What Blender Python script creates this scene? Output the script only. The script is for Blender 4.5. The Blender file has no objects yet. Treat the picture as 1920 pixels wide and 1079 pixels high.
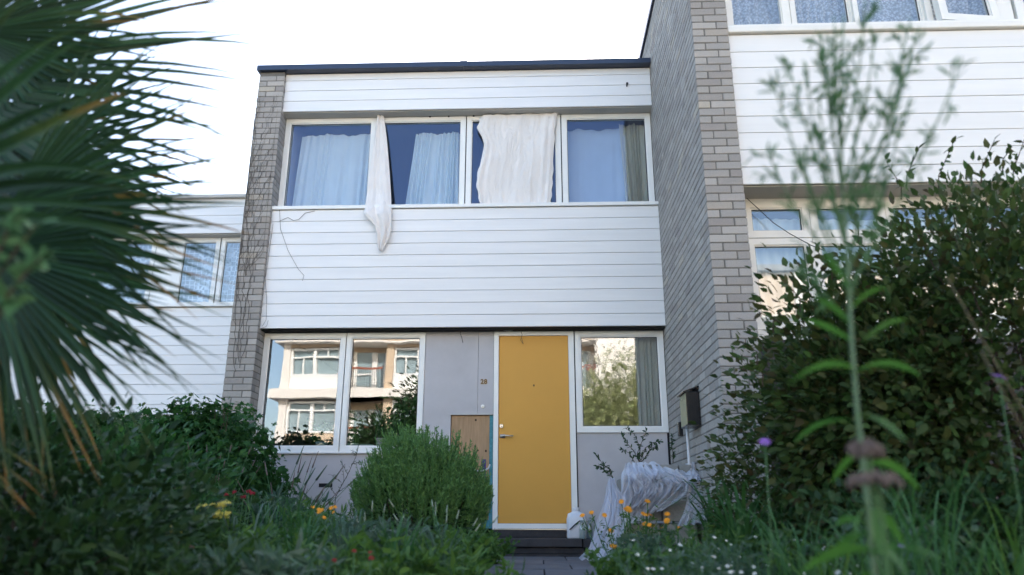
import bpy, bmesh, math, random
import numpy as np
from mathutils import Vector, Matrix
random.seed(7); rng = np.random.default_rng(7)
S = bpy.context.scene
COL = S.collection
# ------------------------------------------------------------------ camera, sky, sun, exposure
F, PITCH, YAW, ROLL = 1381.5, 0.29819, 0.03677, 0.00175
CAM = np.array([3.271, -8.34, 0.48])
fw = np.array([-math.sin(YAW)*math.cos(PITCH), math.cos(YAW)*math.cos(PITCH), math.sin(PITCH)])
rt = np.array([math.cos(YAW), math.sin(YAW), 0.0]); up = np.cross(rt, fw)
RT = rt*math.cos(ROLL)+up*math.sin(ROLL); UP = -rt*math.sin(ROLL)+up*math.cos(ROLL)
cd = bpy.data.cameras.new('camera'); cam = bpy.data.objects.new('camera', cd); COL.objects.link(cam)
cam.matrix_world = Matrix(((RT[0], UP[0], -fw[0], CAM[0]), (RT[1], UP[1], -fw[1], CAM[1]), (RT[2], UP[2], -fw[2], CAM[2]), (0, 0, 0, 1)))
cd.sensor_width = 36; cd.lens = F/1920*36; cd.clip_start = 0.05; cd.clip_end = 500
cd.dof.use_dof = True; cd.dof.focus_distance = 8.2; cd.dof.aperture_fstop = 1.7
S.camera = cam
SUN_EL, SUN_AZ = math.radians(30), math.radians(22)       # sun stands behind the terrace
w = bpy.data.worlds.new('World'); S.world = w; w.use_nodes = True
nt = w.node_tree; sky = nt.nodes.new('ShaderNodeTexSky'); sky.sky_type = 'NISHITA'; sky.sun_disc = False
sky.sun_elevation = SUN_EL; sky.sun_rotation = SUN_AZ; sky.air_density = 1.0; sky.dust_density = 2.5; sky.ozone_density = .7
nt.nodes['Background'].inputs[1].default_value = 0.14
nt.links.new(sky.outputs[0], nt.nodes['Background'].inputs[0])
sd = bpy.data.lights.new('sun', 'SUN'); sd.energy = 3.2; sd.angle = math.radians(0.5); sd.color = (1, .95, .87)
so = bpy.data.objects.new('sun', sd); COL.objects.link(so)
sv = Vector((math.sin(SUN_AZ)*math.cos(SUN_EL), math.cos(SUN_AZ)*math.cos(SUN_EL), math.sin(SUN_EL)))
so.rotation_euler = sv.to_track_quat('Z', 'Y').to_euler()
S.view_settings.view_transform = 'Standard'; S.view_settings.look = 'None'; S.view_settings.gamma = 1
S.view_settings.use_curve_mapping = False; S.view_settings.exposure = 2.2
S.render.engine = 'CYCLES'; S.cycles.use_denoising = True
S.cycles.max_bounces = 8; S.cycles.transparent_max_bounces = 24; S.cycles.sample_clamp_indirect = 6


def at(px, py, Y):
    """point of the plane y = Y that the photograph's pixel (1920 wide) looks at"""
    d = fw + RT*(px-960)/F + UP*(539.5-py)/F
    return CAM + d*(Y-CAM[1])/d[1]


# ------------------------------------------------------------------ materials
def mat(name, col, rough=.6, spec=.3, metal=0., var=0., vscale=8., bump=0., bscale=60., rnd=0., streak=None, hue=None):
    m = bpy.data.materials.new(name); m.use_nodes = True
    n = m.node_tree.nodes; L = m.node_tree.links; b = n['Principled BSDF']
    b.inputs['Base Color'].default_value = (*col, 1); b.inputs['Roughness'].default_value = rough
    b.inputs['Specular IOR Level'].default_value = spec; b.inputs['Metallic'].default_value = metal
    tc = n.new('ShaderNodeTexCoord'); geo = n.new('ShaderNodeNewGeometry'); oi = n.new('ShaderNodeObjectInfo')
    fac = None
    def add(a, c):
        q = n.new('ShaderNodeMath'); q.operation = 'ADD'; L.new(a, q.inputs[0])
        if isinstance(c, float): q.inputs[1].default_value = c
        else: L.new(c, q.inputs[1])
        return q.outputs[0]
    def mul(a, c):
        q = n.new('ShaderNodeMath'); q.operation = 'MULTIPLY'; L.new(a, q.inputs[0]); q.inputs[1].default_value = c
        return q.outputs[0]
    if var:
        nz = n.new('ShaderNodeTexNoise'); nz.inputs['Scale'].default_value = vscale; nz.inputs['Detail'].default_value = 6
        nz.inputs['Roughness'].default_value = .65
        if streak:
            mp = n.new('ShaderNodeMapping'); mp.inputs['Scale'].default_value = streak
            L.new(geo.outputs['Position'], mp.inputs[0]); L.new(mp.outputs[0], nz.inputs['Vector'])
        else: L.new(geo.outputs['Position'], nz.inputs['Vector'])
        fac = mul(add(nz.outputs[0], -.5), var*2.6)
    r = None
    if rnd or hue:
        q = n.new('ShaderNodeMath'); q.operation = 'ADD'; L.new(oi.outputs['Random'], q.inputs[0]); L.new(geo.outputs['Random Per Island'], q.inputs[1])
        f = n.new('ShaderNodeMath'); f.operation = 'FRACT'; L.new(q.outputs[0], f.inputs[0]); r = f.outputs[0]
    if rnd:
        rr = mul(add(r, -.5), rnd*2)
        fac = add(fac, rr) if fac else rr
    src = None
    if hue:                                   # ramp of the thing's own colours, one per piece
        cr = n.new('ShaderNodeValToRGB'); el = cr.color_ramp.elements
        for i, (p, c) in enumerate(hue):
            if i < 2: e = el[i]; e.position = p
            else: e = el.new(p)
            e.color = (*c, 1)
        L.new(r, cr.inputs[0]); src = cr.outputs[0]
    if fac:
        one = add(fac, 1.0)
        vm = n.new('ShaderNodeVectorMath'); vm.operation = 'SCALE'
        if src: L.new(src, vm.inputs[0])
        else: vm.inputs[0].default_value = col
        L.new(one, vm.inputs['Scale']); L.new(vm.outputs[0], b.inputs['Base Color']); src = vm.outputs[0]
    elif src: L.new(src, b.inputs['Base Color'])
    if bump:
        nz = n.new('ShaderNodeTexNoise'); nz.inputs['Scale'].default_value = bscale; nz.inputs['Detail'].default_value = 4
        L.new(geo.outputs['Position'], nz.inputs['Vector'])
        bp = n.new('ShaderNodeBump'); bp.inputs['Strength'].default_value = bump; bp.inputs['Distance'].default_value = .01
        L.new(nz.outputs[0], bp.inputs['Height']); L.new(bp.outputs[0], b.inputs['Normal'])
    return m


def leafmat(name, ramp, trans=.35, rough=.5, spec=.22):
    m = mat(name, ramp[0][1], rough=rough, spec=spec, hue=ramp, var=.12, vscale=25)
    n = m.node_tree.nodes; L = m.node_tree.links; b = n['Principled BSDF']; out = n['Material Output']
    t = n.new('ShaderNodeBsdfTranslucent'); mx = n.new('ShaderNodeMixShader'); mx.inputs[0].default_value = trans
    L.new(b.inputs['Base Color'].links[0].from_socket, t.inputs[0])
    L.new(b.outputs[0], mx.inputs[1]); L.new(t.outputs[0], mx.inputs[2]); L.new(mx.outputs[0], out.inputs[0])
    return m


def glassmat(name, f0=.07, wav=.02, scale=3., tint=(.95, .97, .98), refl=(.97, .98, 1)):
    """clear pane: every face mirrors f0 head-on, rising to 1 at grazing angles, and lets the rest through"""
    m = bpy.data.materials.new(name); m.use_nodes = True
    n = m.node_tree.nodes; L = m.node_tree.links; n.remove(n['Principled BSDF'])
    g = n.new('ShaderNodeBsdfGlossy'); g.inputs['Roughness'].default_value = 0.0; g.inputs['Color'].default_value = (*refl, 1)
    t = n.new('ShaderNodeBsdfTransparent'); t.inputs[0].default_value = (*tint, 1)
    mx = n.new('ShaderNodeMixShader'); geo = n.new('ShaderNodeNewGeometry')
    dp = n.new('ShaderNodeVectorMath'); dp.operation = 'DOT_PRODUCT'; L.new(geo.outputs['Normal'], dp.inputs[0]); L.new(geo.outputs['Incoming'], dp.inputs[1])
    def mt(op, x, y=None):
        q = n.new('ShaderNodeMath'); q.operation = op
        for i, v in enumerate((x, y)):
            if v is None: continue
            if isinstance(v, float): q.inputs[i].default_value = v
            else: L.new(v, q.inputs[i])
        return q.outputs[0]
    fr = mt('ADD', mt('MULTIPLY', mt('POWER', mt('SUBTRACT', 1., mt('ABSOLUTE', dp.outputs['Value'])), 5.), 1-f0), f0)
    nz = n.new('ShaderNodeTexNoise'); nz.inputs['Scale'].default_value = scale; nz.inputs['Detail'].default_value = 1
    L.new(geo.outputs['Position'], nz.inputs['Vector'])
    bp = n.new('ShaderNodeBump'); bp.inputs['Strength'].default_value = wav; bp.inputs['Distance'].default_value = .05
    L.new(nz.outputs[0], bp.inputs['Height']); L.new(bp.outputs[0], g.inputs['Normal'])
    L.new(fr, mx.inputs[0]); L.new(t.outputs[0], mx.inputs[1]); L.new(g.outputs[0], mx.inputs[2])
    L.new(mx.outputs[0], n['Material Output'].inputs[0])
    return m


def clothmat(name, col, alpha=1., trans=.35, pat=None, wrinkle=.15):
    m = bpy.data.materials.new(name); m.use_nodes = True
    n = m.node_tree.nodes; L = m.node_tree.links; n.remove(n['Principled BSDF'])
    d = n.new('ShaderNodeBsdfDiffuse'); t = n.new('ShaderNodeBsdfTranslucent'); mx = n.new('ShaderNodeMixShader')
    d.inputs[0].default_value = (*col, 1); t.inputs[0].default_value = (*col, 1); mx.inputs[0].default_value = trans
    geo = n.new('ShaderNodeNewGeometry')
    nz = n.new('ShaderNodeTexNoise'); nz.inputs['Scale'].default_value = 5; nz.inputs['Detail'].default_value = 5
    L.new(geo.outputs['Position'], nz.inputs['Vector'])
    cr = n.new('ShaderNodeValToRGB'); cr.color_ramp.elements[0].position = .25; cr.color_ramp.elements[1].position = .7
    cr.color_ramp.elements[0].color = (*[c*.94 for c in col], 1); cr.color_ramp.elements[1].color = (*col, 1)
    L.new(nz.outputs[0], cr.inputs[0]); L.new(cr.outputs[0], d.inputs[0]); L.new(cr.outputs[0], t.inputs[0])
    mp = n.new('ShaderNodeMapping'); mp.inputs['Scale'].default_value = (1, 1, .35); mp.inputs['Rotation'].default_value = (0, .25, 0); L.new(geo.outputs['Position'], mp.inputs[0])
    n2 = n.new('ShaderNodeTexNoise'); n2.inputs['Scale'].default_value = 9; n2.inputs['Detail'].default_value = 3; n2.inputs['Distortion'].default_value = 1.2; L.new(mp.outputs[0], n2.inputs['Vector'])
    bp = n.new('ShaderNodeBump'); bp.inputs['Strength'].default_value = wrinkle; bp.inputs['Distance'].default_value = .03
    L.new(n2.outputs[0], bp.inputs['Height']); L.new(bp.outputs[0], d.inputs['Normal'])
    L.new(d.outputs[0], mx.inputs[1]); L.new(t.outputs[0], mx.inputs[2]); res = mx.outputs[0]
    if alpha < 1 or pat:
        tr = n.new('ShaderNodeBsdfTransparent'); m2 = n.new('ShaderNodeMixShader'); m2.inputs[0].default_value = alpha
        L.new(tr.outputs[0], m2.inputs[1]); L.new(res, m2.inputs[2]); res = m2.outputs[0]
        if pat:
            v = n.new('ShaderNodeTexVoronoi'); v.feature = 'DISTANCE_TO_EDGE' if pat[0] == 'hex' else 'F1'; v.inputs['Scale'].default_value = pat[1]
            v.inputs['Randomness'].default_value = .25 if pat[0] == 'hex' else 1
            L.new(geo.outputs['Position'], v.inputs['Vector'])
            c2 = n.new('ShaderNodeValToRGB'); c2.color_ramp.elements[0].position = pat[2]; c2.color_ramp.elements[1].position = pat[3]
            c2.color_ramp.elements[0].color = (pat[4],)*3+(1,); c2.color_ramp.elements[1].color = (pat[5],)*3+(1,)
            L.new(v.outputs[0], c2.inputs[0]); L.new(c2.outputs[0], m2.inputs[0])
    L.new(res, n['Material Output'].inputs[0])
    return m


M = {}
M['white'] = mat('white_upvc_cladding', (.80, .795, .785), rough=.42, spec=.4, var=.07, vscale=1.6, streak=(.6, 1, 9), bump=.05, bscale=30, rnd=.02)
M['white_b'] = mat('cream_upvc_cladding', (.78, .77, .74), rough=.4, spec=.4, var=.05, vscale=1.5, streak=(.6, 1, 9), rnd=.02)
M['frame'] = mat('white_frame', (.82, .815, .78), rough=.35, spec=.45, var=.05, vscale=6)
M['frame_b'] = mat('cream_plastic_frame', (.76, .74, .68), rough=.35, spec=.45, var=.06, vscale=6)
M['backing'] = mat('groove_backing', (.34, .28, .2), rough=.9)
M['gasket'] = mat('rubber_gasket', (.03, .03, .035), rough=.6)
M['brick'] = mat('grey_brick', (.3, .3, .3), rough=.9, spec=.15, var=.13, vscale=70, bump=.5, bscale=220,
                 hue=[(0, (.33, .305, .28)), (.3, (.39, .365, .33)), (.55, (.35, .33, .305)), (.85, (.42, .39, .355)), (.96, (.28, .255, .235)), (1, (.43, .385, .32))], rnd=.06)
M['mortar'] = mat('dark_mortar', (.17, .16, .145), rough=.95, var=.2, vscale=30, bump=.4, bscale=150)
M['flash'] = mat('blue_grey_flashing', (.02, .034, .07), rough=.35, spec=.5, var=.12, vscale=3)
M['lilac'] = mat('lilac_grey_board', (.50, .48, .485), rough=.75, spec=.2, var=.13, vscale=2.8, bump=.12, bscale=200)
M['soffit'] = mat('grey_soffit', (.5, .48, .44), rough=.8, var=.1, vscale=4)
M['dark'] = mat('dark_void', (.02, .02, .022), rough=.9)
M['door'] = mat('yellow_door_paint', (.66, .335, .06), rough=.5, spec=.3, var=.05, vscale=1.6, bump=.03, bscale=90)
M['steel'] = mat('brushed_steel', (.6, .58, .54), rough=.3, metal=.9)
M['brass'] = mat('aged_brass', (.16, .11, .05), rough=.4, metal=.7)
M['ply'] = mat('plywood', (.40, .26, .15), rough=.8, spec=.15, var=.3, vscale=6, streak=(9, 9, .8), bump=.1, bscale=120)
M['plydark'] = mat('plywood_knot', (.06, .035, .02), rough=.8)
M['teal'] = mat('teal_membrane', (.06, .22, .26), rough=.6, var=.5, vscale=30)
M['purple'] = mat('indigo_tape', (.05, .04, .16), rough=.5)
M['conduit'] = mat('white_conduit', (.62, .62, .62), rough=.4)
M['slate'] = mat('dark_step_stone', (.055, .05, .05), rough=.8, var=.5, vscale=9, bump=.5, bscale=60, rnd=.2)
M['paving'] = mat('grey_concrete_slab', (.15, .15, .16), rough=.85, var=.3, vscale=7, bump=.4, bscale=120, rnd=.1)
M['soil'] = mat('dark_soil', (.035, .028, .02), rough=1, var=.4, vscale=12, bump=.8, bscale=40)
M['tarmac'] = mat('pale_tarmac', (.2, .2, .2), rough=.95, var=.15, vscale=2)
M['black'] = mat('black_gloss_metal', (.012, .012, .014), rough=.25, spec=.6)
M['plastic'] = mat('white_plastic', (.75, .76, .78), rough=.4, var=.08, vscale=10)
M['block'] = mat('weathered_stone_block', (.3, .29, .26), rough=.95, var=.35, vscale=8, bump=.8, bscale=50, rnd=.12)
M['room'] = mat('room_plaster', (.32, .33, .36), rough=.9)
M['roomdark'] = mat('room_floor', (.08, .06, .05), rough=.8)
M['glass'] = glassmat('window_glass', .105, .010, 2.6)
M['glass_ripple'] = glassmat('rippled_window_glass', .13, .0035, 30.)
M['glass_up'] = glassmat('upper_window_glass', .055, .006, 2., refl=(.58, .68, 1.))  # blue put into the reflection colour, standing in for a bluer mirrored sky
M['bottle'] = glassmat('bottle_glass', .16, .2, 20., tint=(.72, .80, .78))
M['curtain'] = clothmat('pale_blue_curtain', (.80, .90, .90))
M['curtain_beige'] = clothmat('beige_curtain', (.66, .64, .52))
M['blind'] = clothmat('flat_blue_blind', (.62, .74, .86))
M['sheet'] = clothmat('cream_cotton_sheet', (.88, .84, .80), trans=.12, wrinkle=.8)
M['lace'] = clothmat('lace_net', (.78, .82, .85), pat=('hex', 13., .03, .08, .95, .45))
M['lace2'] = clothmat('leafy_lace_net', (.8, .82, .85), pat=('f', 42., .2, .7, 1., .55))
M['net'] = clothmat('white_tulle', (.92, .94, 1.), alpha=.66, trans=.4, wrinkle=0.)
M['stem_dead'] = mat('dead_creeper_stem', (.11, .095, .08), rough=.9)
M['stem_green'] = mat('green_stem', (.07, .16, .06), rough=.6)
M['wood'] = mat('bark', (.08, .06, .045), rough=.95, var=.3, vscale=20, bump=.8, bscale=60)
M['pot'] = mat('sage_green_pot', (.2, .28, .24), rough=.5)
M['potw'] = mat('mottled_pot', (.35, .33, .3), rough=.8, var=.6, vscale=40)
G = lambda *c: [(i/(len(c)-1), k) for i, k in enumerate(c)]
M['palm'] = None
M['vine'] = leafmat('creeper_leaf', G((.025, .075, .018), (.042, .125, .028), (.03, .10, .028), (.07, .18, .035)))
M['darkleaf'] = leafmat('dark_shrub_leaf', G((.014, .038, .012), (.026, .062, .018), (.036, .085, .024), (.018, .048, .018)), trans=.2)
M['rosemary'] = leafmat('rosemary_needle', G((.08, .18, .045), (.13, .27, .07), (.10, .21, .06), (.20, .36, .12)), trans=.2)
M['shrub'] = leafmat('bronze_green_leaf', G((.03, .055, .018), (.06, .10, .025), (.04, .08, .024), (.085, .085, .03), (.06, .13, .03), (.065, .05, .025)), trans=.3)
M['grey_leaf'] = leafmat('grey_green_leaf', G((.05, .11, .06), (.10, .17, .11), (.07, .13, .08), (.16, .22, .17)))
M['meadow'] = leafmat('meadow_leaf', G((.04, .10, .02), (.08, .18, .03), (.055, .13, .03), (.13, .24, .05)))
M['lush'] = leafmat('lush_leaf', G((.05, .16, .025), (.08, .22, .035)), trans=.4)
M['strap'] = leafmat('strap_leaf', G((.035, .11, .035), (.06, .16, .05), (.05, .14, .035)))
M['weed'] = leafmat('weed_leaf', G((.075, .18, .07), (.11, .23, .10), (.09, .20, .075)))
M['olive'] = leafmat('olive_twig_leaf', G((.03, .07, .03), (.05, .10, .045)))
M['willow'] = leafmat('willow_leaf', G((.30, .33, .14), (.40, .42, .18), (.22, .27, .11)))
M['straw'] = mat('dry_straw', (.17, .14, .085), rough=.9, rnd=.2)
M['seed'] = mat('pale_seed_head', (.30, .35, .26), rough=.9, rnd=.2)
M['orange'] = mat('orange_petal', (.85, .36, .02), rough=.6, rnd=.15)
M['yellow'] = mat('yellow_petal', (.72, .6, .12), rough=.7, rnd=.2)
M['red'] = mat('crimson_petal', (.28, .01, .02), rough=.6, rnd=.3)
M['purplef'] = mat('purple_petal', (.28, .13, .48), rough=.6, rnd=.2)
M['daisy'] = mat('white_petal', (.75, .76, .72), rough=.6, rnd=.08)
M['brownhead'] = mat('brown_dry_flower', (.15, .115, .10), rough=.9, rnd=.2)
M['obrick'] = mat('buff_brick', (.56, .44, .32), rough=.9, var=.2, vscale=9, rnd=.1)
M['opale'] = mat('pale_render', (.75, .71, .66), rough=.9, var=.05, vscale=1)
M['owhite'] = mat('white_panel', (.8, .8, .78), rough=.6)
M['orail'] = mat('rust_red_rail', (.3, .09, .05), rough=.6)
M['oglass'] = mat('far_glazing', (.25, .33, .36), rough=.15, spec=.5, var=.3, vscale=1.5)


# ------------------------------------------------------------------ mesh helpers
def link(o, parent=None):
    COL.objects.link(o)
    if parent: o.parent = parent
    return o


def tag(o, label=None, cat=None, group=None, kind=None):
    if label: o['label'] = label
    if cat: o['category'] = cat
    if group: o['group'] = group
    if kind: o['kind'] = kind
    return o


def empty(name, loc=(0, 0, 0)):
    o = bpy.data.objects.new(name, None); o.location = loc; o.empty_display_size = .1
    return link(o)


class MB:
    def __init__(s): s.v = []; s.f = []; s.n = 0
    def add(s, v, f):
        v = np.asarray(v, float).reshape(-1, 3)
        s.v.append(v); s.f += [tuple(i+s.n for i in q) for q in f]; s.n += len(v); return s
    def box(s, x0, x1, y0, y1, z0, z1):
        return s.add([(x, y, z) for x in (x0, x1) for y in (y0, y1) for z in (z0, z1)],
                     [(0, 1, 3, 2), (4, 6, 7, 5), (0, 4, 5, 1), (2, 3, 7, 6), (0, 2, 6, 4), (1, 5, 7, 3)])
    def tube(s, pts, r, n=6, r1=None):
        pts = [np.array(p, float) for p in pts]; k = len(pts)
        if r1 is None: r1 = r
        V = []; u = None
        for i, p in enumerate(pts):
            t = pts[min(i+1, k-1)]-pts[max(i-1, 0)]; t /= np.linalg.norm(t)+1e-9
            if u is None:
                a = np.array([0, 0, 1.]) if abs(t[2]) < .9 else np.array([1., 0, 0])
            else: a = u
            u = a-t*np.dot(a, t); u /= np.linalg.norm(u)+1e-9; w_ = np.cross(t, u)
            rr = r+(r1-r)*i/max(k-1, 1)
            V += [p+rr*(math.cos(2*math.pi*j/n)*u+math.sin(2*math.pi*j/n)*w_) for j in range(n)]
        f = [(i*n+j, i*n+(j+1) % n, (i+1)*n+(j+1) % n, (i+1)*n+j) for i in range(k-1) for j in range(n)]
        f += [tuple(range(n))[::-1], tuple((k-1)*n+j for j in range(n))]
        return s.add(V, f)
    def lathe(s, prof, c, n=20):
        V = [(c[0]+r*math.cos(2*math.pi*j/n), c[1]+r*math.sin(2*math.pi*j/n), c[2]+z) for r, z in prof for j in range(n)]
        f = [(i*n+j, i*n+(j+1) % n, (i+1)*n+(j+1) % n, (i+1)*n+j) for i in range(len(prof)-1) for j in range(n)]
        f += [tuple(range(n))[::-1], tuple((len(prof)-1)*n+j for j in range(n))]
        return s.add(V, f)
    def build(s, name, m, parent=None, smooth=False, bevel=0):
        me = bpy.data.meshes.new(name)
        me.from_pydata(np.concatenate(s.v).tolist(), [], s.f); me.materials.append(m)
        if bevel:
            b = bmesh.new(); b.from_mesh(me); bmesh.ops.bevel(b, geom=b.edges[:], offset=bevel, segments=2, affect='EDGES', profile=.6)
            b.to_mesh(me); b.free()
        if smooth: me.polygons.foreach_set('use_smooth', [True]*len(me.polygons))
        return link(bpy.data.objects.new(name, me), parent)


def grid_mesh(name, P, m, parent=None, thick=0):
    """P: (rows, cols, 3) array"""
    r, c, _ = P.shape
    f = [(i*c+j, i*c+j+1, (i+1)*c+j+1, (i+1)*c+j) for i in range(r-1) for j in range(c-1)]
    me = bpy.data.meshes.new(name); me.from_pydata(P.reshape(-1, 3).tolist(), [], f); me.materials.append(m)
    me.polygons.foreach_set('use_smooth', [True]*len(me.polygons))
    o = link(bpy.data.objects.new(name, me), parent)
    if thick:
        q = o.modifiers.new('thickness', 'SOLIDIFY'); q.thickness = thick
    return o


# ---- leaf templates: x across, y along, z normal
TEMPL = {
    'ovate': ([(0, 0, 0), (-.28, .3, .06), (0, .33, 0), (.28, .3, .06), (-.2, .68, .03), (0, .7, -.03), (.2, .68, .03), (0, 1, -.1)],
              [(0, 2, 1), (0, 3, 2), (1, 2, 5, 4), (2, 3, 6, 5), (4, 5, 7), (5, 6, 7)]),
    'needle': ([(-.06, 0, 0), (.06, 0, 0), (.05, .7, .02), (-.05, .7, .02), (0, 1, 0)], [(0, 1, 2, 3), (3, 2, 4)]),
    'lance': ([(0, 0, 0), (-.1, .35, .03), (.1, .35, .03), (-.08, .7, -.03), (.08, .7, -.03), (0, 1, -.14)], [(0, 2, 1), (1, 2, 4, 3), (3, 4, 5)]),
    'lobed': ([(0, 0, 0), (0, .5, -.03), (-.42, .28, .05), (-.2, .5, .03), (-.4, .75, -.02), (-.12, .72, .02), (0, 1.1, -.12), (.12, .72, .02), (.4, .75, -.02), (.2, .5, .03), (.42, .28, .05)],
              [(0, 1, 3, 2), (1, 5, 4, 3), (1, 7, 6, 5), (1, 9, 8, 7), (0, 10, 9, 1)]),
}


def norm(a): return a/(np.linalg.norm(a, axis=-1, keepdims=True)+1e-9)


def scatter(name, P, D, size, m, parent=None, templ='ovate', up_bias=.5, kind='stuff', split=0, wide=1.):
    """one mesh of leaves at P (n,3) pointing along D; the `split` ones nearest the camera become objects of their own"""
    T, FC = TEMPL[templ]; T = np.array(T); n = len(P)
    D = norm(D); N = norm(rng.normal(size=(n, 3))*(1-up_bias)+np.array([0, -.35, 1])*up_bias)
    X = norm(np.cross(D, N)); Nn = np.cross(X, D)
    sz = np.broadcast_to(np.asarray(size, float), (n,)).reshape(n, 1, 1)
    V = P[:, None, :]+sz*(T[None, :, 0:1]*wide*X[:, None, :]+T[None, :, 1:2]*D[:, None, :]+T[None, :, 2:3]*Nn[:, None, :])
    idx = np.arange(n)
    if split:
        d = np.linalg.norm(P-CAM, axis=1); rel = P-CAM; z = rel@fw
        vis = (z > .3) & (np.abs(rel@RT) < z*.72) & (np.abs(rel@UP) < z*.41)
        order = np.argsort(np.where(vis, d, 1e3))[:min(split, int(vis.sum()))]
        me = bpy.data.meshes.new('leaf'); me.from_pydata(T.tolist(), [], FC); me.materials.append(m)
        me.polygons.foreach_set('use_smooth', [True]*len(me.polygons))
        for i in order:
            o = bpy.data.objects.new('leaf', me); s = float(sz[i, 0, 0])
            o.matrix_world = Matrix((( X[i, 0]*s*wide, D[i, 0]*s, Nn[i, 0]*s, P[i, 0]), (X[i, 1]*s*wide, D[i, 1]*s, Nn[i, 1]*s, P[i, 1]), (X[i, 2]*s*wide, D[i, 2]*s, Nn[i, 2]*s, P[i, 2]), (0, 0, 0, 1)))
            link(o)
            if parent:
                o.parent = parent; o.matrix_parent_inverse = Matrix.Translation(-Vector(parent.location))
        keep = np.ones(n, bool); keep[order] = False; V = V[keep]; n = len(V)
        if n == 0: return None
    if parent is not None: V = V-np.array(parent.location)
    k = len(T)
    loops = []; starts = []; tot = []
    base = (np.arange(n)*k)
    fl = [np.array(f) for f in FC]
    per = np.concatenate(fl); allv = (base[:, None]+per[None, :]).ravel()
    lens = np.tile([len(f) for f in fl], n); st = np.concatenate([[0], np.cumsum(lens)[:-1]])
    me = bpy.data.meshes.new(name); me.vertices.add(n*k); me.vertices.foreach_set('co', V.ravel().astype(np.float32))
    me.loops.add(len(allv)); me.loops.foreach_set('vertex_index', allv.astype(np.int32))
    me.polygons.add(len(lens)); me.polygons.foreach_set('loop_start', st.astype(np.int32)); me.polygons.foreach_set('loop_total', lens.astype(np.int32))
    me.polygons.foreach_set('use_smooth', np.ones(len(lens), bool))
    me.update(calc_edges=True); me.materials.append(m)
    o = link(bpy.data.objects.new(name, me), parent)
    if kind: o['kind'] = kind
    return o


def cat(*a): return np.concatenate(a)


# ------------------------------------------------------------------ ground
g = MB().add([(-150, -200, 0), (150, -200, 0), (150, 120, 0), (-150, 120, 0)], [(0, 1, 2, 3)]).build('ground', M['tarmac']); tag(g, kind='structure')
n_ = 60
xs = np.linspace(-6, 12, n_); ys = np.linspace(-13, 4, n_)
Xg, Yg = np.meshgrid(xs, ys)
Zg = .03+.025*np.sin(Xg*3.1+Yg*1.7)*np.cos(Yg*2.3)
o = grid_mesh('garden_soil', np.dstack([Xg, Yg, Zg]), M['soil']); tag(o, kind='structure')
path = empty('garden_path', (3.3, -.4, 0)); tag(path, kind='structure')
yy = -.38; r_ = 0
while yy > -8.2:
    ln = .6; split_x = 3.3+(.0 if r_ % 2 else .22)
    for a, b in ((2.66, split_x-.006), (split_x+.006, 4.02)):
        z = .068+random.uniform(-.003, .004)
        s_ = MB().box(a-3.3, b-3.3, yy-ln+.012+.4, yy+.4, -.02, z).build('paving_slab', M['paving'], path, bevel=.004)
    yy -= ln; r_ += 1

# ------------------------------------------------------------------ brick walls
def brick_mesh(lx, ly, seed):
    b = bmesh.new(); bmesh.ops.create_cube(b, size=1)
    rr = random.Random(seed)
    for v in b.verts: v.co = Vector((v.co.x*lx, v.co.y*ly, v.co.z*.0655))
    bmesh.ops.bevel(b, geom=b.edges[:], offset=.004, segments=1, affect='EDGES')
    for v in b.verts: v.co += Vector([rr.uniform(-.0012, .0012) for _ in range(3)])
    me = bpy.data.meshes.new('brick'); b.to_mesh(me); b.free(); me.materials.append(M['brick'])
    return me


BM = {}
for key, (a, b) in {'sx': (.215, .1025), 'sy': (.1025, .215), 'h': (.1025, .1025), 'fx': (.102, .215)}.items():
    BM[key] = [brick_mesh(a, b, i*7+len(key)) for i in range(6)]


def brick_wall(label, x0, y0, y1, z0, z1, zc, sides, limit, zvis, group):
    """wall of .327 thickness whose end faces the camera at y0; zc a joint height; sides: which long face has bricks (-1 left, 1 right)"""
    root = empty('brick_wall', (x0+.1635, y0, z0)); tag(root, label, 'brick wall', group)
    k0 = math.ceil((zc-z1)/.075); k1 = math.floor((zc-z0)/.075)
    MB().box(x0+.0045-root.location.x, x0+.3225-root.location.x, .006, y1-y0, 0, z1-z0).build('mortar_core', M['mortar'], root)
    L = []
    for k in range(k0, k1):
        z = zc-.075*k-.0375
        head_left = (k % 2 == 0)
        if head_left: front = [('fx', x0+.051, y0+.1075), ('sx', x0+.2195, y0+.051)]
        else: front = [('sx', x0+.1075, y0+.051), ('fx', x0+.276, y0+.1075)]
        for key, cx, cy in front: L.append((0, key, cx, cy, z))
        for s in sides:
            xx = x0+.051 if s < 0 else x0+.276
            hdr = head_left if s < 0 else not head_left
            y = y0+(.225 if hdr else .1125)
            while y < y1-.05:
                lh = 'h' if random.random() < .12 else 'sy'; ln = .1025 if lh == 'h' else .215
                if y+ln > y1: break
                L.append((1, lh, xx, y+ln/2, z)); y += ln+.01
    L.sort(key=lambda t: (0 if zvis[0] < t[4] < zvis[1] else 50)+(t[0]*.6+abs(t[3]-y0)*1.2+abs(t[4]-1.9)*.25 if t[0] else 0))
    rest = []
    for i, (q, key, cx, cy, z) in enumerate(L):
        me = random.choice(BM[key]); j = [random.uniform(-.0018, .0018) for _ in range(3)]
        p = (cx-root.location.x+j[0], cy-y0+j[1], z-z0+j[2]*.6)
        if i < limit:
            o = bpy.data.objects.new('brick', me); o.location = p; o.rotation_euler = (0, 0, random.uniform(-.006, .006)); link(o, root)
        else: rest.append((me, p))
    if rest:
        cache = {}
        mb = MB()
        for me, p in rest:
            if me.name not in cache: cache[me.name] = (np.array([v.co[:] for v in me.vertices]), [tuple(f.vertices) for f in me.polygons])
            v, f = cache[me.name]; mb.add(v+np.array(p), f)
        o = mb.build('brickwork', M['brick'], root); o['kind'] = 'stuff'
    return root


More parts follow.
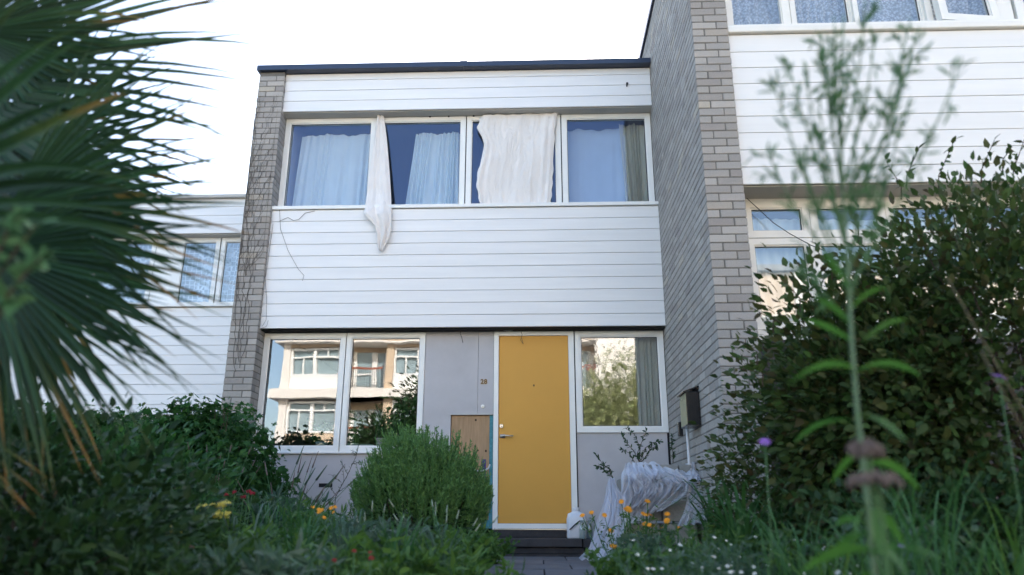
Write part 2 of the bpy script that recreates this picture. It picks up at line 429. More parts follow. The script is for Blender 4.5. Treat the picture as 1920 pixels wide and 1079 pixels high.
grpw = 'brick party walls between the terraced houses'
wl = brick_wall('narrow grey brick end wall at the left edge of the house with the yellow door, overgrown by dead creeper stems', -.275, -.22, .15, 0, 5.9, 2.470, (1,), 290, (1.2, 5.95), grpw)
MB().box(-.275, .052, .1505, 9, 0, 5.89).build('side_wall', M['brick'], wl).location = (-wl.location.x, -wl.location.y, -wl.location.z)
wr = brick_wall('long tall grey brick side wall to the right of the yellow door, carrying the letterbox', 4.716, -2.486, 3.0, 0, 6.45, 4.907, (-1,), 290, (.3, 5.3), grpw)
MB().box(4.72, 5.04, 3.001, 10, 0, 6.44).build('side_wall', M['brick'], wr).location = (-wr.location.x, -wr.location.y, -wr.location.z)
MB().box(4.69, 5.06, -2.51, 10, 6.452, 6.54).build('coping', M['flash'], wr).location = (-wr.location.x, -wr.location.y, -wr.location.z)


# ------------------------------------------------------------------ windows
def window(parent, x0, x1, z0, z1, y, fw_=.06, fd=.07, glass='glass', m='frame', gasket=True, name='window', rotz=0, tilt=0):
    """frame as ring of four bars mitred end to end; pane and gasket are children. origin at the lower left corner"""
    w_, h_ = x1-x0, z1-z0
    b = MB(); b.box(0, fw_, 0, fd, 0, h_); b.box(w_-fw_, w_, 0, fd, 0, h_); b.box(fw_, w_-fw_, 0, fd, 0, fw_); b.box(fw_, w_-fw_, 0, fd, h_-fw_, h_)
    # glazing bead, a little lower than the frame
    q = fw_; e = .012
    b.box(q, q+e, .012, fd-.01, q, h_-q); b.box(w_-q-e, w_-q, .012, fd-.01, q, h_-q); b.box(q+e, w_-q-e, .012, fd-.01, q, q+e); b.box(q+e, w_-q-e, .012, fd-.01, h_-q-e, h_-q)
    o = b.build(name, M[m], parent); px, py, pz = parent.location
    o.location = (x0-px, y-py, z0-pz); o.rotation_euler = (tilt, 0, rotz)
    g0 = q+e
    MB().box(g0, w_-g0, .03, .034, g0, h_-g0).build('pane', M[glass], o)
    if gasket:
        t = .005; k = MB()
        k.box(g0, g0+t, .022, .0295, g0, h_-g0); k.box(w_-g0-t, w_-g0, .022, .0295, g0, h_-g0); k.box(g0+t, w_-g0-t, .022, .0295, g0, g0+t); k.box(g0+t, w_-g0-t, .022, .0295, h_-g0-t, h_-g0)
        k.build('gasket', M['gasket'], o)
    return o


def boards(parent, x0, x1, zs, y, m='white', slope=0, inset=.004, th=.02):
    """cladding boards between the joint heights zs, each with bevelled edges and a recessed joint"""
    px, py, pz = parent.location
    for a, b in zip(zs[:-1], zs[1:]):
        mb = MB(); g_ = inset/2; c = .004
        w0, w1 = x0-px, x1-px
        prof = [(y+th, a+g_), (y+c, a+g_), (y, a+g_+c), (y, b-g_-c), (y+c, b-g_), (y+th, b-g_)]
        V = [(x, p[0]-py, p[1]-pz) for x in (w0, w1) for p in prof]
        f = [(i, i+1, i+7, i+6) for i in range(5)]+[(5, 0, 6, 11), (5, 4, 3, 2, 1, 0), (6, 7, 8, 9, 10, 11)]
        o = mb.add(V, f).build('cladding_board', M[m], parent)
        o.location.y = random.uniform(-.001, .001)
    MB().box(x0-px+.003, x1-px-.003, y+th+.001-py, y+th+.03-py, min(zs)-pz+.004, max(zs)-pz-.004).build('cladding_backing', M['backing'], parent)


# ------------------------------------------------------------------ the house with the yellow door
H = empty('terraced_house', (2.4, 0, 0))
tag(H, 'two storey terraced house clad in white boards with a yellow front door', 'house', 'terraced houses')
def hb(name, m, *boxes, parent=H, bevel=0, smooth=False):
    b = MB()
    for q in boxes: b.box(q[0]-H.location.x, q[1]-H.location.x, q[2], q[3], q[4], q[5])
    return b.build(name, M[m], parent, bevel=bevel, smooth=smooth)


boards(H, .035, 4.712, [5.358, 5.507, 5.656, 5.805, 5.902], -.16)
boards(H, .045, 4.715, [2.526+.1477*i for i in range(11)], -.16)
hb('roof_edge', 'flash', (-.30, 2.35, -.27, 9, 5.905, 5.975), (2.353, 4.712, -.268, 9, 5.905, 5.973))
hb('roof_edge_clip', 'flash', (2.31, 2.40, -.274, -.2701, 5.903, 5.978))
hb('soffit', 'soffit', (.055, 4.712, -.135, .09, 5.349, 5.3565))
hb('soffit', 'dark', (.055, 4.712, -.125, .09, 2.512, 2.5195))  # underside of the lower boards coloured near black to paint the shadow gap
hb('ledge', 'frame', (.04, 4.735, -.185, .02, 4.008, 4.052), bevel=.004)
hb('floor_band', 'dark', (.06, 4.71, .08, .1, 2.52, 4.0))
# windows upstairs
UW = [(.05, 1.222), (1.236, 2.372), (2.386, 3.574), (3.588, 4.708)]
for i, (a, b) in enumerate(UW): window(H, a, b, 4.055, 5.343, 0, .058, glass='glass_up')
hb('window_joint', 'dark', (1.2225, 1.2355, .03, .06, 4.055, 5.343), (2.3725, 2.3855, .03, .06, 4.055, 5.343), (3.5745, 3.5875, .03, .06, 4.055, 5.343), (4.7085, 4.715, .03, .06, 4.055, 5.343))
for x in (1.9, 2.14, 2.46, 2.62, 2.95, 3.5):
    hb('clip', 'dark', (x, x+.02, -.012, -.0005, 5.335, 5.348))
# downstairs
window(H, .055, 1.022, 1.145, 2.506, 0, .055)
window(H, 1.034, 1.956, 1.145, 2.506, 0, .055)
window(H, 3.692, 4.708, 1.348, 2.508, 0, .06, glass='glass_ripple')
hb('window_joint', 'dark', (1.0225, 1.0335, .03, .06, 1.145, 2.506))
hb('window_sill', 'frame', (.05, 1.96, -.02, .07, 1.122, 1.1445), bevel=.003)
# lilac boards
hb('wall_board', 'lilac', (.056, 1.958, .012, .06, -.02, 1.1215))
hb('wall_board', 'lilac', (1.9585, 2.574, .012, .06, 1.562, 2.512), (1.9585, 2.274, .012, .06, 1.20, 1.5615))
hb('wall_board', 'lilac', (2.577, 2.752, .012, .06, 1.562, 2.512))
hb('wall_board', 'lilac', (1.9585, 2.274, .014, .06, -.02, 1.197))
hb('wall_board', 'lilac', (3.692, 4.69, .02, .06, .2, 1.345))
hb('panel_trim', 'soffit', (2.268, 2.752, .0, .0115, 1.548, 1.5615))
hb('corner_gap', 'dark', (4.691, 4.715, .03, .06, .2, 1.345))
hb('vent_hole', 'dark', (.83, .98, .008, .0115, .76, .80))
hb('plinth', 'slate', (2.74, 4.71, .03, .09, -.02, .2))
# plywood inspection panel
ply = hb('plywood_panel', 'ply', (2.28, 2.712, .03, .045, .42, 1.545))
for px, py in ((892, 788), (861, 821), (857.5, 838), (871, 842), (881, 849), (891, 837), (895.5, 845), (861, 853.5), (863, 868)):
    c = at(px, py, .03); MB().lathe([(.012, 0), (.009, .003)], (0, 0, 0), 10).build('knot_hole', M['plydark'], ply).matrix_local = Matrix.Translation((c[0]-H.location.x, .0295, c[2])) @ Matrix.Rotation(math.pi/2, 4, 'X')
MB().box(-.009, .009, 0, .004, -.012, .012).build('latch_hole', M['plydark'], ply).location = (at(911, 846, .03)[0]-H.location.x, .026, at(911, 846, .03)[2])
hb('membrane_strip', 'teal', (2.714, 2.752, .024, .05, .33, 1.545), (2.55, 2.7135, .02, .05, .33, .415))
hb('tape_strip', 'purple', (at(904, 890, .03)[0], at(911, 890, .03)[0], .0265, .0292, .84, 1.06), parent=H)
p0 = at(888, 883, -.02); pts = [at(x, y, -.015) for x, y in ((886, 883), (900, 883.5), (910, 882), (916, 878), (919, 871))]
MB().tube([p-np.array([H.location.x, 0, 0]) for p in pts], .0085, 8).build('conduit', M['conduit'], H, smooth=True)
hb('conduit_bracket', 'block', (at(876, 883, 0)[0], at(888, 883, 0)[0], -.02, .0299, .88, 1.0))
# door
fx0, fx1, lx0, lx1, dz0, dz1 = 2.757, 3.678, 2.815, 3.612, .384, 2.457
dr = hb('front_door', 'door', (lx0, lx1, .012, .055, dz0, dz1), bevel=.003)
hb('door_frame', 'frame', (fx0, lx0-.003, -.004, .07, .318, 2.508), (lx1+.003, fx1, -.004, .07, .318, 2.508), (lx0-.003, lx1+.003, -.004, .07, dz1+.003, 2.508))
hb('threshold', 'frame', (lx0-.003, lx1+.003, -.012, .07, .33, dz0-.003), bevel=.003)
hb('door_drip', 'steel', (fx0, fx1, -.03, .07, .318, .3275))
hb('frame_joint', 'dark', (3.679, 3.691, .02, .06, .3, 2.508))
def disc(name, px, py, r, t, m, parent=H, y=.012):
    c = at(px, py, y-t)
    o = MB().lathe([(r, 0), (r, t*.6), (r*.8, t)], (0, 0, 0), 20).build(name, M[m], parent, smooth=False)
    o.matrix_local = Matrix.Translation((c[0]-H.location.x, y, c[2])) @ Matrix.Rotation(math.pi/2, 4, 'X')
    return o
disc('door_lock', 940, 799, .024, .014, 'steel', dr); disc('key_slot', 940, 800, .006, .018, 'dark', dr)
c = at(942, 818, 0); cx, cz = c[0]-H.location.x, c[2]
k = MB(); k.tube([(cx, .012, cz), (cx, -.045, cz), (cx+.015, -.055, cz), (cx+.125, -.055, cz-.004)], .009, 10)
k.box(cx-.028, cx+.03, .004, .0115, cz-.02, cz+.02); k.build('door_handle', M['steel'], dr, smooth=True)
disc('peephole', 1001, 723, .010, .008, 'brass', dr)
MB().lathe([(.005, 0), (.005, .009)], (0, 0, 0), 10).build('peephole_lens', M['dark'], dr).matrix_local = Matrix.Translation((at(1001, 722, .01)[0]-H.location.x, .0115, at(1001, 722, .01)[2])) @ Matrix.Rotation(math.pi/2, 4, 'X')
disc('doorbell', 905, 762, .021, .014, 'frame'); disc('doorbell_button', 905, 763, .008, .019, 'steel')
for ch, px in (('2', 904), ('8', 910.5)):
    tc_ = bpy.data.curves.new('numeral', 'FONT'); tc_.body = ch; tc_.size = .075; tc_.extrude = .004; tc_.offset = .0022; tc_.align_x = 'CENTER'
    tc_.materials.append(M['brass']); c = at(px, 720, .006)
    to = bpy.data.objects.new('tmp', tc_); COL.objects.link(to); bpy.context.view_layer.update()
    me_ = bpy.data.meshes.new_from_object(to.evaluated_get(bpy.context.evaluated_depsgraph_get())); bpy.data.objects.remove(to)
    o = link(bpy.data.objects.new('numeral', me_), H); o.location = (c[0]-H.location.x, .007, c[2]); o.rotation_euler = (math.pi/2, 0, 0)
# hook and scratch on the top boards
o = hb('hook', 'gasket', (4.405, 4.43, -.19, -.161, 5.655, 5.675), (4.405, 4.42, -.185, -.161, 5.63, 5.655))
# dangling wires
def wire(pix, Y, r, m, name='cable', parent=H):
    pts = [at(*p, Y)-np.array([H.location.x, 0, 0]) for p in pix]
    return MB().tube(pts, r, 5).build(name, M[m], parent, smooth=True)
wire([(864, 618), (863, 626), (866, 634), (868, 643)], -.01, .003, 'gasket')
wire([(943, 620), (955, 621), (968, 619), (976, 619)], -.03, .004, 'conduit')
wire([(976, 619), (979, 628), (976, 638), (981, 645), (978, 634)], -.03, .003, 'stem_dead')
wire([(486, 618), (500, 612), (503, 601)], -.175, .002, 'stem_dead')
# rooms
def room(parent, x0, x1, y0, y1, z0, z1, name='room', m='room'):
    px, py, pz = parent.location
    b = MB(); t = .05
    b.box(x0-px, x1-px, y1-py, y1+t-py, z0-pz, z1-pz); b.box(x0-t-px, x0-px, y0-py, y1-py, z0-pz, z1-pz); b.box(x1-px, x1+t-px, y0-py, y1-py, z0-pz, z1-pz)
    b.box(x0-px, x1-px, y0-py, y1-py, z1-pz, z1+t-pz); b.box(x0-px, x1-px, y0-py, y1-py, z0-t-pz, z0-pz)
    return b.build(name, M[m], parent)
room(H, .12, 2.35, .105, 3.5, 4.04, 5.42); room(H, 2.45, 4.66, .105, 3.5, 4.04, 5.42)
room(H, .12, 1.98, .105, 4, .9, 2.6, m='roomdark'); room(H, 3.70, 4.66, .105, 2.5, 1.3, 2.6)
hb('window_shelf', 'room', (.13, 1.95, .105, .36, 1.12, 1.17))
hb('rear_wall', 'slate', (.06, 4.71, 8.7, 8.9, 0, 5.74)); hb('roof_deck', 'slate', (.06, 4.71, .1, 8.9, 5.75, 5.88))


# curtains
def curtain(label, name, x0, x1, z0, z1, y, m, waves=8, amp=.025, skew=0, cat_='curtain', group=None, gather=.0):
    nx, nz = waves*14, 24
    u = np.linspace(0, 1, nx)[None, :]; v = np.linspace(0, 1, nz)[:, None]
    ph = rng.uniform(0, 6)
    X = x0+(x1-x0)*u+skew*v*(1-u)+gather*np.sin(v*3.1)*(.5-u)
    wv = np.sin(2*math.pi*waves*(u+.05*np.sin(u*9+ph)+.02*np.sin(u*23+ph+v*2))+ph)+.5*np.sin(2*math.pi*waves*.37*u+ph*2)
    Y = y+amp*wv*(.45+.55*v)+0*X; Z = z1+(z0-z1)*v+(.004*np.sin(u*waves*6.28+1)+.012*np.sin(u*11+ph)+.007*np.sin(u*27+ph*3))*(1-v)+0*X
    o = grid_mesh(name, np.dstack([X, Y, Z]), M[m]); o.data.transform(Matrix.Translation((-(x0+x1)/2, -y, -z0))); o.location = ((x0+x1)/2, y, z0)
    return tag(o, label, cat_, group)


gc = 'curtains behind the upper windows of the house with the yellow door'
curtain('wide pale blue gathered curtain behind the first upper window from the left brick wall', 'curtain', .20, 1.17, 4.06, 5.215, .2, 'curtain', 9, .02, skew=-.06, group=gc)
curtain('pale blue curtain drawn half open behind the second upper window beside the hanging cream sheet', 'curtain', 1.70, 2.30, 4.06, 5.215, .2, 'curtain', 10, .028, skew=-.1, group=gc)
curtain('flat light blue blind in the upper window next to the tall brick side wall', 'window_blind', 3.62, 4.38, 4.06, 5.24, .22, 'blind', 4, .004, cat_='blind', group=gc)
curtain('olive beige curtain bunched at the right edge of the last upper window', 'curtain', 4.33, 4.65, 4.06, 5.27, .16, 'curtain_beige', 7, .03, skew=.05, group=gc)
curtain('olive beige curtain at the right edge of the ground floor window beside the yellow door', 'curtain', 4.40, 4.655, 1.36, 2.47, .14, 'curtain_beige', 5, .018, skew=.0, group='ground floor curtains')


# fabric hung over the outside
def sheet(name, rows, Yoff, nx, m, label, fold=.02, waves=3, thick=.002, nz=60, crease=0, pins=0):
    rows = np.array(rows, float); t = np.linspace(0, 1, len(rows)); tt = np.linspace(0, 1, nz)
    R = np.stack([np.interp(tt, t, rows[:, i]) for i in range(rows.shape[1])], 1)
    P = np.zeros((nz, nx, 3))
    for i in range(nz):
        A = at(R[i, 0], R[i, 1], R[i, 4]); B = at(R[i, 2], R[i, 3], R[i, 4])
        for j in range(nx):
            u = j/(nx-1); P[i, j] = A+(B-A)*u
            P[i, j, 1] -= fold*(.5+.5*math.sin(waves*6.283*u+2.2*tt[i]))*math.sin(math.pi*min(1, .15+u*.85)) + crease*math.sin(13*u+9*tt[i])*.5+.25*crease*math.sin(31*u-17*tt[i])
    if pins:
        uu = np.linspace(0, 1, nx)[None, :]; vv = np.linspace(0, 1, nz)[:, None]
        P[..., 2] -= .014*np.abs(np.sin(math.pi*pins*uu))*(1-vv)**6                      # sag between the fixings
        for px_, w_, a_ in ((.04, .03, .022), (.13, .02, .012), (.33, .012, .008), (.52, .02, .009), (.71, .012, .010), (.86, .03, .018), (.95, .02, .02)):
            P[..., 1] -= a_*np.exp(-((uu+.05*(vv-.5)*math.sin(px_*40)-px_)/w_)**2)*(.35+.65*np.abs(np.sin(2.2*vv+px_*9)))
        P[..., 0] += .006*np.sin(40*vv+3*np.sin(9*vv))*(np.exp(-uu*30)+np.exp(-(1-uu)*30)); P[..., 2] += .008*np.sin(23*uu+4*np.sin(7*uu))*vv**12
    c = P.reshape(-1, 3).mean(0); c[2] = P[..., 2].min()
    o = grid_mesh(name, P-c, M[m], thick=thick); o.location = c
    return tag(o, label, 'fabric')


sheet('hanging_sheet', [(708, 216, 719, 216, -.03), (705, 240, 723, 240, -.04), (701, 275, 727, 277, -.05), (694, 325, 731, 328, -.07), (689, 360, 733, 362, -.10), (684, 392, 734, 392, -.19),
                        (682, 401, 734, 402, -.215), (694, 414, 734, 418, -.215), (703, 424, 733, 432, -.21), (707, 440, 730, 448, -.205), (708, 458, 722, 462, -.20), (711, 470, 716, 473, -.20)],
      0, 40, 'sheet', 'twisted cream cloth hanging out of the upper windows down over the white boards', fold=.035, waves=1.5, crease=.012)
sheet('pinned_sheet', [(905, 216, 1045, 211, -.03), (899, 226, 1043, 226, -.035), (895, 241, 1041, 245, -.035), (903, 258, 1040, 262, -.035), (907, 272, 1038, 275, -.035), (904, 297, 1038, 300, -.035),
                       (897, 317, 1037, 325, -.035), (893, 345, 1035.5, 350, -.035), (897, 368, 1034, 372, -.035), (900, 384, 1032, 382, -.035), (897, 387, 1031, 384, -.035)],
      0, 70, 'sheet', 'pale beige bed sheet pinned across the outside of the third upper window', fold=.012, waves=1.2, crease=.01, pins=5)
# crumpled left edge of the pinned sheet
pp = [(903, 219), (896, 232), (894, 242), (902, 258), (905, 280), (898, 305), (894, 330), (893, 352), (899, 378), (901, 385)]

# ------------------------------------------------------------------ step at the door
st = empty('doorstep', (3.3, 0, .06)); tag(st, 'two low dark stone steps below the yellow door', 'step')
def sb(name, x0, x1, y0, y1, z0, z1, m='slate', bev=.008):
    return MB().box(x0-3.3, x1-3.3, y0, y1, z0-.06, z1-.06).build(name, M[m], st, bevel=bev)
sb('tread_slab', 2.76, 3.70, -.36, -.002, .158, .238); sb('tread_slab', 3.712, 4.02, -.34, -.002, .15, .232)
sb('base_course', 2.78, 3.72, -.33, -.002, .09, .152); sb('base_course', 3.728, 4.0, -.31, -.002, .05, .146); sb('base_course', 2.76, 3.72, -.35, -.002, .03, .086)
sb('back_course', 2.76, 3.66, -.05, -.001, .24, .312, bev=.004)

# white container and bottles
jug = empty('plastic_container', (at(1081, 1000, -.16)[0], -.16, .235)); jug.scale = (1.08, 1.08, 1.22); tag(jug, 'white square plastic container with a grey carrying handle on the doorstep', 'container')
k = MB(); prof = [(.088, 0), (.094, .012), (.094, .16), (.080, .205), (.05, .215), (.03, .225), (.03, .25)]
V = []; ns = 24
for r, z in prof:
    for j in range(ns):
        a = 2*math.pi*j/ns; e = .35 if r > .06 else 1; cx_, sx_ = math.cos(a), math.sin(a)
        V.append((r*math.copysign(abs(cx_)**e, cx_), r*.85*math.copysign(abs(sx_)**e, sx_), z))
f = [(i*ns+j, i*ns+(j+1) % ns, (i+1)*ns+(j+1) % ns, (i+1)*ns+j) for i in range(len(prof)-1) for j in range(ns)]+[tuple(range(ns))[::-1], tuple((len(prof)-1)*ns+j for j in range(ns))]
k.add(V, f).build('body', M['plastic'], jug, smooth=True)
MB().tube([(-.097, -.01, .05), (-.06, -.09, .08), (-.01, -.10, .12), (.03, -.09, .145)], .006, 6).build('carry_handle', M['gasket'], jug, smooth=True)
MB().lathe([(.034, 0), (.034, .02)], (0, 0, .236), 16).build('cap', M['plastic'], jug)
for px, sc, lb in ((1091.5, 1., 'clear glass milk bottle standing in front of the white container'), (1106, .95, 'clear glass milk bottle nearer the brick wall, beside its twin')):
    c = at(px, 1001, -.26 if px < 1100 else -.2)
    o = MB().lathe([(.03*sc, 0), (.034*sc, .01), (.034*sc, .10), (.018*sc, .145), (.016*sc, .17), (.021*sc, .175), (.021*sc, .185)], (0, 0, 0), 20).build('milk_bottle', M['bottle'], smooth=True)
    o.location = (c[0], c[1], .236); tag(o, lb, 'bottle', 'milk bottles on the doorstep')

# letterbox
lb = empty('letterbox', (4.70, -1.50, 1.24)); tag(lb, 'black metal letterbox with sloping lid mounted on the grey brick side wall', 'letterbox')
A = at(1290, 727, -1.25); wd = .125
k = MB(); k.box(-.105, -.004+.018, -.155, .155, .0, .30); k.build('box', M['black'], lb, bevel=.004)
k = MB().add([(-.13, -.165, .29), (-.13, .165, .29), (.014, -.165, .34), (.014, .165, .34), (-.13, -.165, .302), (-.13, .165, .302), (.014, -.165, .352), (.014, .165, .352)],
             [(0, 2, 3, 1), (4, 5, 7, 6), (0, 4, 6, 2), (1, 3, 7, 5), (0, 1, 5, 4), (2, 6, 7, 3)]); k.build('lid', M['black'], lb)
MB().box(-.1065, -.1052, -.145, .145, .012, .288).build('front_reflection_plate', mat('painted_green_reflection', (.28, .32, .22), rough=.35, metal=.5), lb)  # greenish colour stands in for the reflection on the glossy black front
MB().lathe([(.009, 0), (.009, .006)], (0, 0, 0), 12).build('lock', M['steel'], lb).matrix_local = Matrix.Translation((-.107, .03, .25)) @ Matrix.Rotation(-math.pi/2, 4, 'Y')
pc = at(1281, 830, -1.0)
o = MB().tube([(4.655, -1.3, .2), (4.655, -1.3, 1.24)], .014, 10).build('stake', M['conduit'], smooth=True)
o.data.transform(Matrix.Translation((-4.655, 1.3, -.2))); o.location = (4.655, -1.3, .2); tag(o, 'pale grey stake standing under the letterbox against the side wall', 'stake')
o = MB().box(-.03, .018, -.035, .035, -.07, .07).build('wall_socket', M['black'], bevel=.01); o.location = (4.70, -.75, 1.30); tag(o, 'small black fitting on the brick wall near the window corner', 'wall fitting')

# ------------------------------------------------------------------ right house
R_ = empty('terraced_house', (6.9, -2.3, .7)); tag(R_, 'terraced house on the right standing forward of its neighbour, cream boards and lace curtains', 'house', 'terraced houses')
yR = -2.43
boards(R_, 5.045, 9.3, [3.213+.1662*i for i in range(9)]+[4.728], yR, 'white_b')
def rb(name, m, *bx, bevel=0):
    b = MB()
    for q in bx: b.box(q[0]-6.9, q[1]-6.9, q[2]+2.3, q[3]+2.3, q[4]-.7, q[5]-.7)
    return b.build(name, M[m], R_, bevel=bevel)
rb('window_sill', 'frame_b', (5.045, 9.3, -2.47, -2.22, 4.732, 4.80), bevel=.012)
rb('sill_step', 'frame_b', (5.045, 9.3, -2.44, -2.22, 4.802, 4.83))
rb('soffit', 'soffit', (5.045, 9.3, -2.40, -2.06, 3.205, 3.2118)); rb('head_board', 'frame_b', (5.045, 9.3, -2.14, -2.06, 3.175, 3.2045))
for a, b in ((5.075, 5.70), (5.74, 6.29), (6.33, 6.96)):
    op = a == 5.075
    window(R_, a, b, 4.835, 6.0, -2.30 if op else -2.27, .075 if op else .02, m='frame_b', gasket=not op)
for a, b in ((5.702, 5.74), (6.29, 6.33), (6.96, 7.02), (7.63, 7.76)): rb('mullion', 'frame_b', (a, b, -2.31, -2.2, 4.832, 6.05))
window(R_, 7.03, 7.62, 4.86, 5.95, -2.42, .075, m='frame_b', rotz=.13, tilt=-.06)
window(R_, 7.78, 8.5, 4.85, 6.0, -2.33, .075, m='frame_b', rotz=-.05)
curtain('leafy white lace net behind the upper windows of the right house', 'net_curtain', 5.1, 9.2, 4.84, 6.0, -2.12, 'lace2', 36, .02, cat_='net curtain')
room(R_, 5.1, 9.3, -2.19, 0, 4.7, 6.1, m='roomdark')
# lower windows
cols = [(5.12, 5.70), (5.70, 6.37), (6.37, 7.05), (7.05, 7.7)]
for a, b in cols:
    window(R_, a+.002, b-.002, 2.825, 3.172, -2.15, .06, m='frame_b'); window(R_, a+.002, b-.002, 1.99, 2.82, -2.145, .06, m='frame_b')
rb('lower_panel', 'frame_b', (5.045, 7.7, -2.15, -2.06, 1.90, 1.985)); rb('lower_wall', 'slate', (5.045, 9.3, -2.16, -2.06, 0, 1.895)); rb('jamb', 'frame_b', (5.045, 5.12, -2.145, -2.06, 1.99, 3.172)); rb('side_wall', 'frame_b', (7.7, 9.3, -2.15, -2.06, 1.9, 3.172))
curtain('plain white net behind the ground floor windows of the right house', 'net_curtain', 5.1, 7.7, 1.98, 3.06, -1.98, 'curtain', 30, .015, cat_='net curtain')
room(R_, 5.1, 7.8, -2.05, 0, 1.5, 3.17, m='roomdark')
rb('roof', 'flash', (5.061, 9.3, -2.5, 8, 6.452, 6.53)); rb('attic_wall', 'white_b', (5.045, 9.3, -2.4, -2.2, 6.06, 6.45)); rb('end_wall', 'brick', (9.3, 9.6, -2.45, 8, 0, 6.45)); rb('rear_wall', 'slate', (5.05, 9.3, 7.8, 8, 0, 6.45))
def rwire(pix): return MB().tube([at(*p, -2.2)-np.array([6.9, -2.3, .7]) for p in pix], .004, 5).build('cable', M['gasket'], R_, smooth=True)
rwire([(1400, 372), (1420, 390), (1450, 418), (1480, 438), (1520, 460), (1545, 470)])

# ------------------------------------------------------------------ left house
L_ = empty('terraced_house', (-3, 2.3, 0)); tag(L_, 'lower terraced house on the left behind the palm, white boards and hexagon lace nets', 'house', 'terraced houses')
boards(L_, -6.5, -.29, [4.638, 4.787, 4.935, 5.083, 5.215], 2.17)
boards(L_, -6.5, -.29, [1.842+.1455*i for i in range(12)], 2.17)
def lb_(name, m, *bx, bevel=0):
    b = MB()
    for q in bx: b.box(q[0]+3, q[1]+3, q[2]-2.3, q[3]-2.3, q[4], q[5])
    return b.build(name, M[m], L_, bevel=bevel)
lb_('roof_edge', 'soffit', (-6.6, -.29, 2.10, 9, 5.218, 5.268)); lb_('soffit', 'soffit', (-6.5, -.29, 2.2, 2.45, 4.626, 4.636)); lb_('window_sill', 'frame', (-6.5, -.29, 2.12, 2.4, 3.45, 3.50), bevel=.006)
for a, b in ((-6.0, -5.2), (-5.15, -4.35), (-3.7, -2.72), (-2.335, -1.70), (-1.68, -.40)):
    window(L_, a, b, 3.505, 4.622, 2.33, .06)
lb_('infill_panel', 'frame', (-2.715, -2.34, 2.34, 2.4, 3.505, 4.622)); lb_('infill_panel', 'frame', (-4.34, -3.71, 2.34, 2.4, 3.505, 4.622)); lb_('mullion', 'dark', (-1.6995, -1.6805, 2.36, 2.39, 3.505, 4.622))
curtain('white lace net with a hexagon pattern behind the upper windows of the left house', 'net_curtain', -6.2, -.35, 3.5, 4.6, 2.5, 'lace', 14, .01, cat_='net curtain')
room(L_, -6.3, -.33, 2.44, 5, 3.4, 4.7)
lb_('lower_soffit', 'soffit', (-6.5, -.29, 2.2, 2.45, 1.82, 1.84)); lb_('lower_frame', 'frame', (-6.5, -.29, 2.28, 2.36, 1.72, 1.815)); lb_('lower_wall', 'lilac', (-6.5, -.29, 2.33, 2.4, 0, 1.30))
window(L_, -2.2, -.9, 1.32, 1.715, 2.30, .05); window(L_, -.89, -.3, 1.32, 1.715, 2.30, .05); lb_('back_wall', 'room', (-6.5, -.29, 2.6, 2.7, 0, 3.4)); lb_('end_wall', 'brick', (-6.8, -6.5, 2.1, 9, 0, 5.21))

# ------------------------------------------------------------------ apartment block across the street (seen mirrored in the ground floor glass)
OY = -28.6
B = empty('apartment_building', (0, OY, 0)); tag(B, 'sunlit buff brick apartment block with white balconies, seen only mirrored in the ground floor windows', 'building')
def ob(name, m, *bx, parent=B):
    b = MB()
    for q in bx: b.box(*q)
    return b.build(name, M[m], parent)
XL = -9.95; per = 5.35; XR = XL+per*3
ob('wall', 'obrick', (XL, 40, -9, -1.0, 0, 11.2)); ob('roof', 'flash', (XL-.2, 40.2, -9.2, .2, 11.2, 11.5))
ob('stair_tower', 'opale', (XR+.1, XR+3.4, -.99, .35, 0, 11.19)); 
for s, (zl, zt) in enumerate(((.3, 3.0), (3.3, 6.0), (6.1, 8.75))):
    ob('floor_ledge', 'opale', (XL-.35, XR, -.985, .45 if s else .3, zt+.02 if s == 0 else (6.05 if s == 1 else 8.9), (zt+.24 if s == 0 else (6.48 if s == 1 else 9.0))))
    ob('floor_ledge', 'opale', (XR+3.5, XR+26, -.985, .45 if s else .3, zt+.02 if s == 0 else (6.05 if s == 1 else 8.9), (zt+.24 if s == 0 else (6.48 if s == 1 else 9.0))))
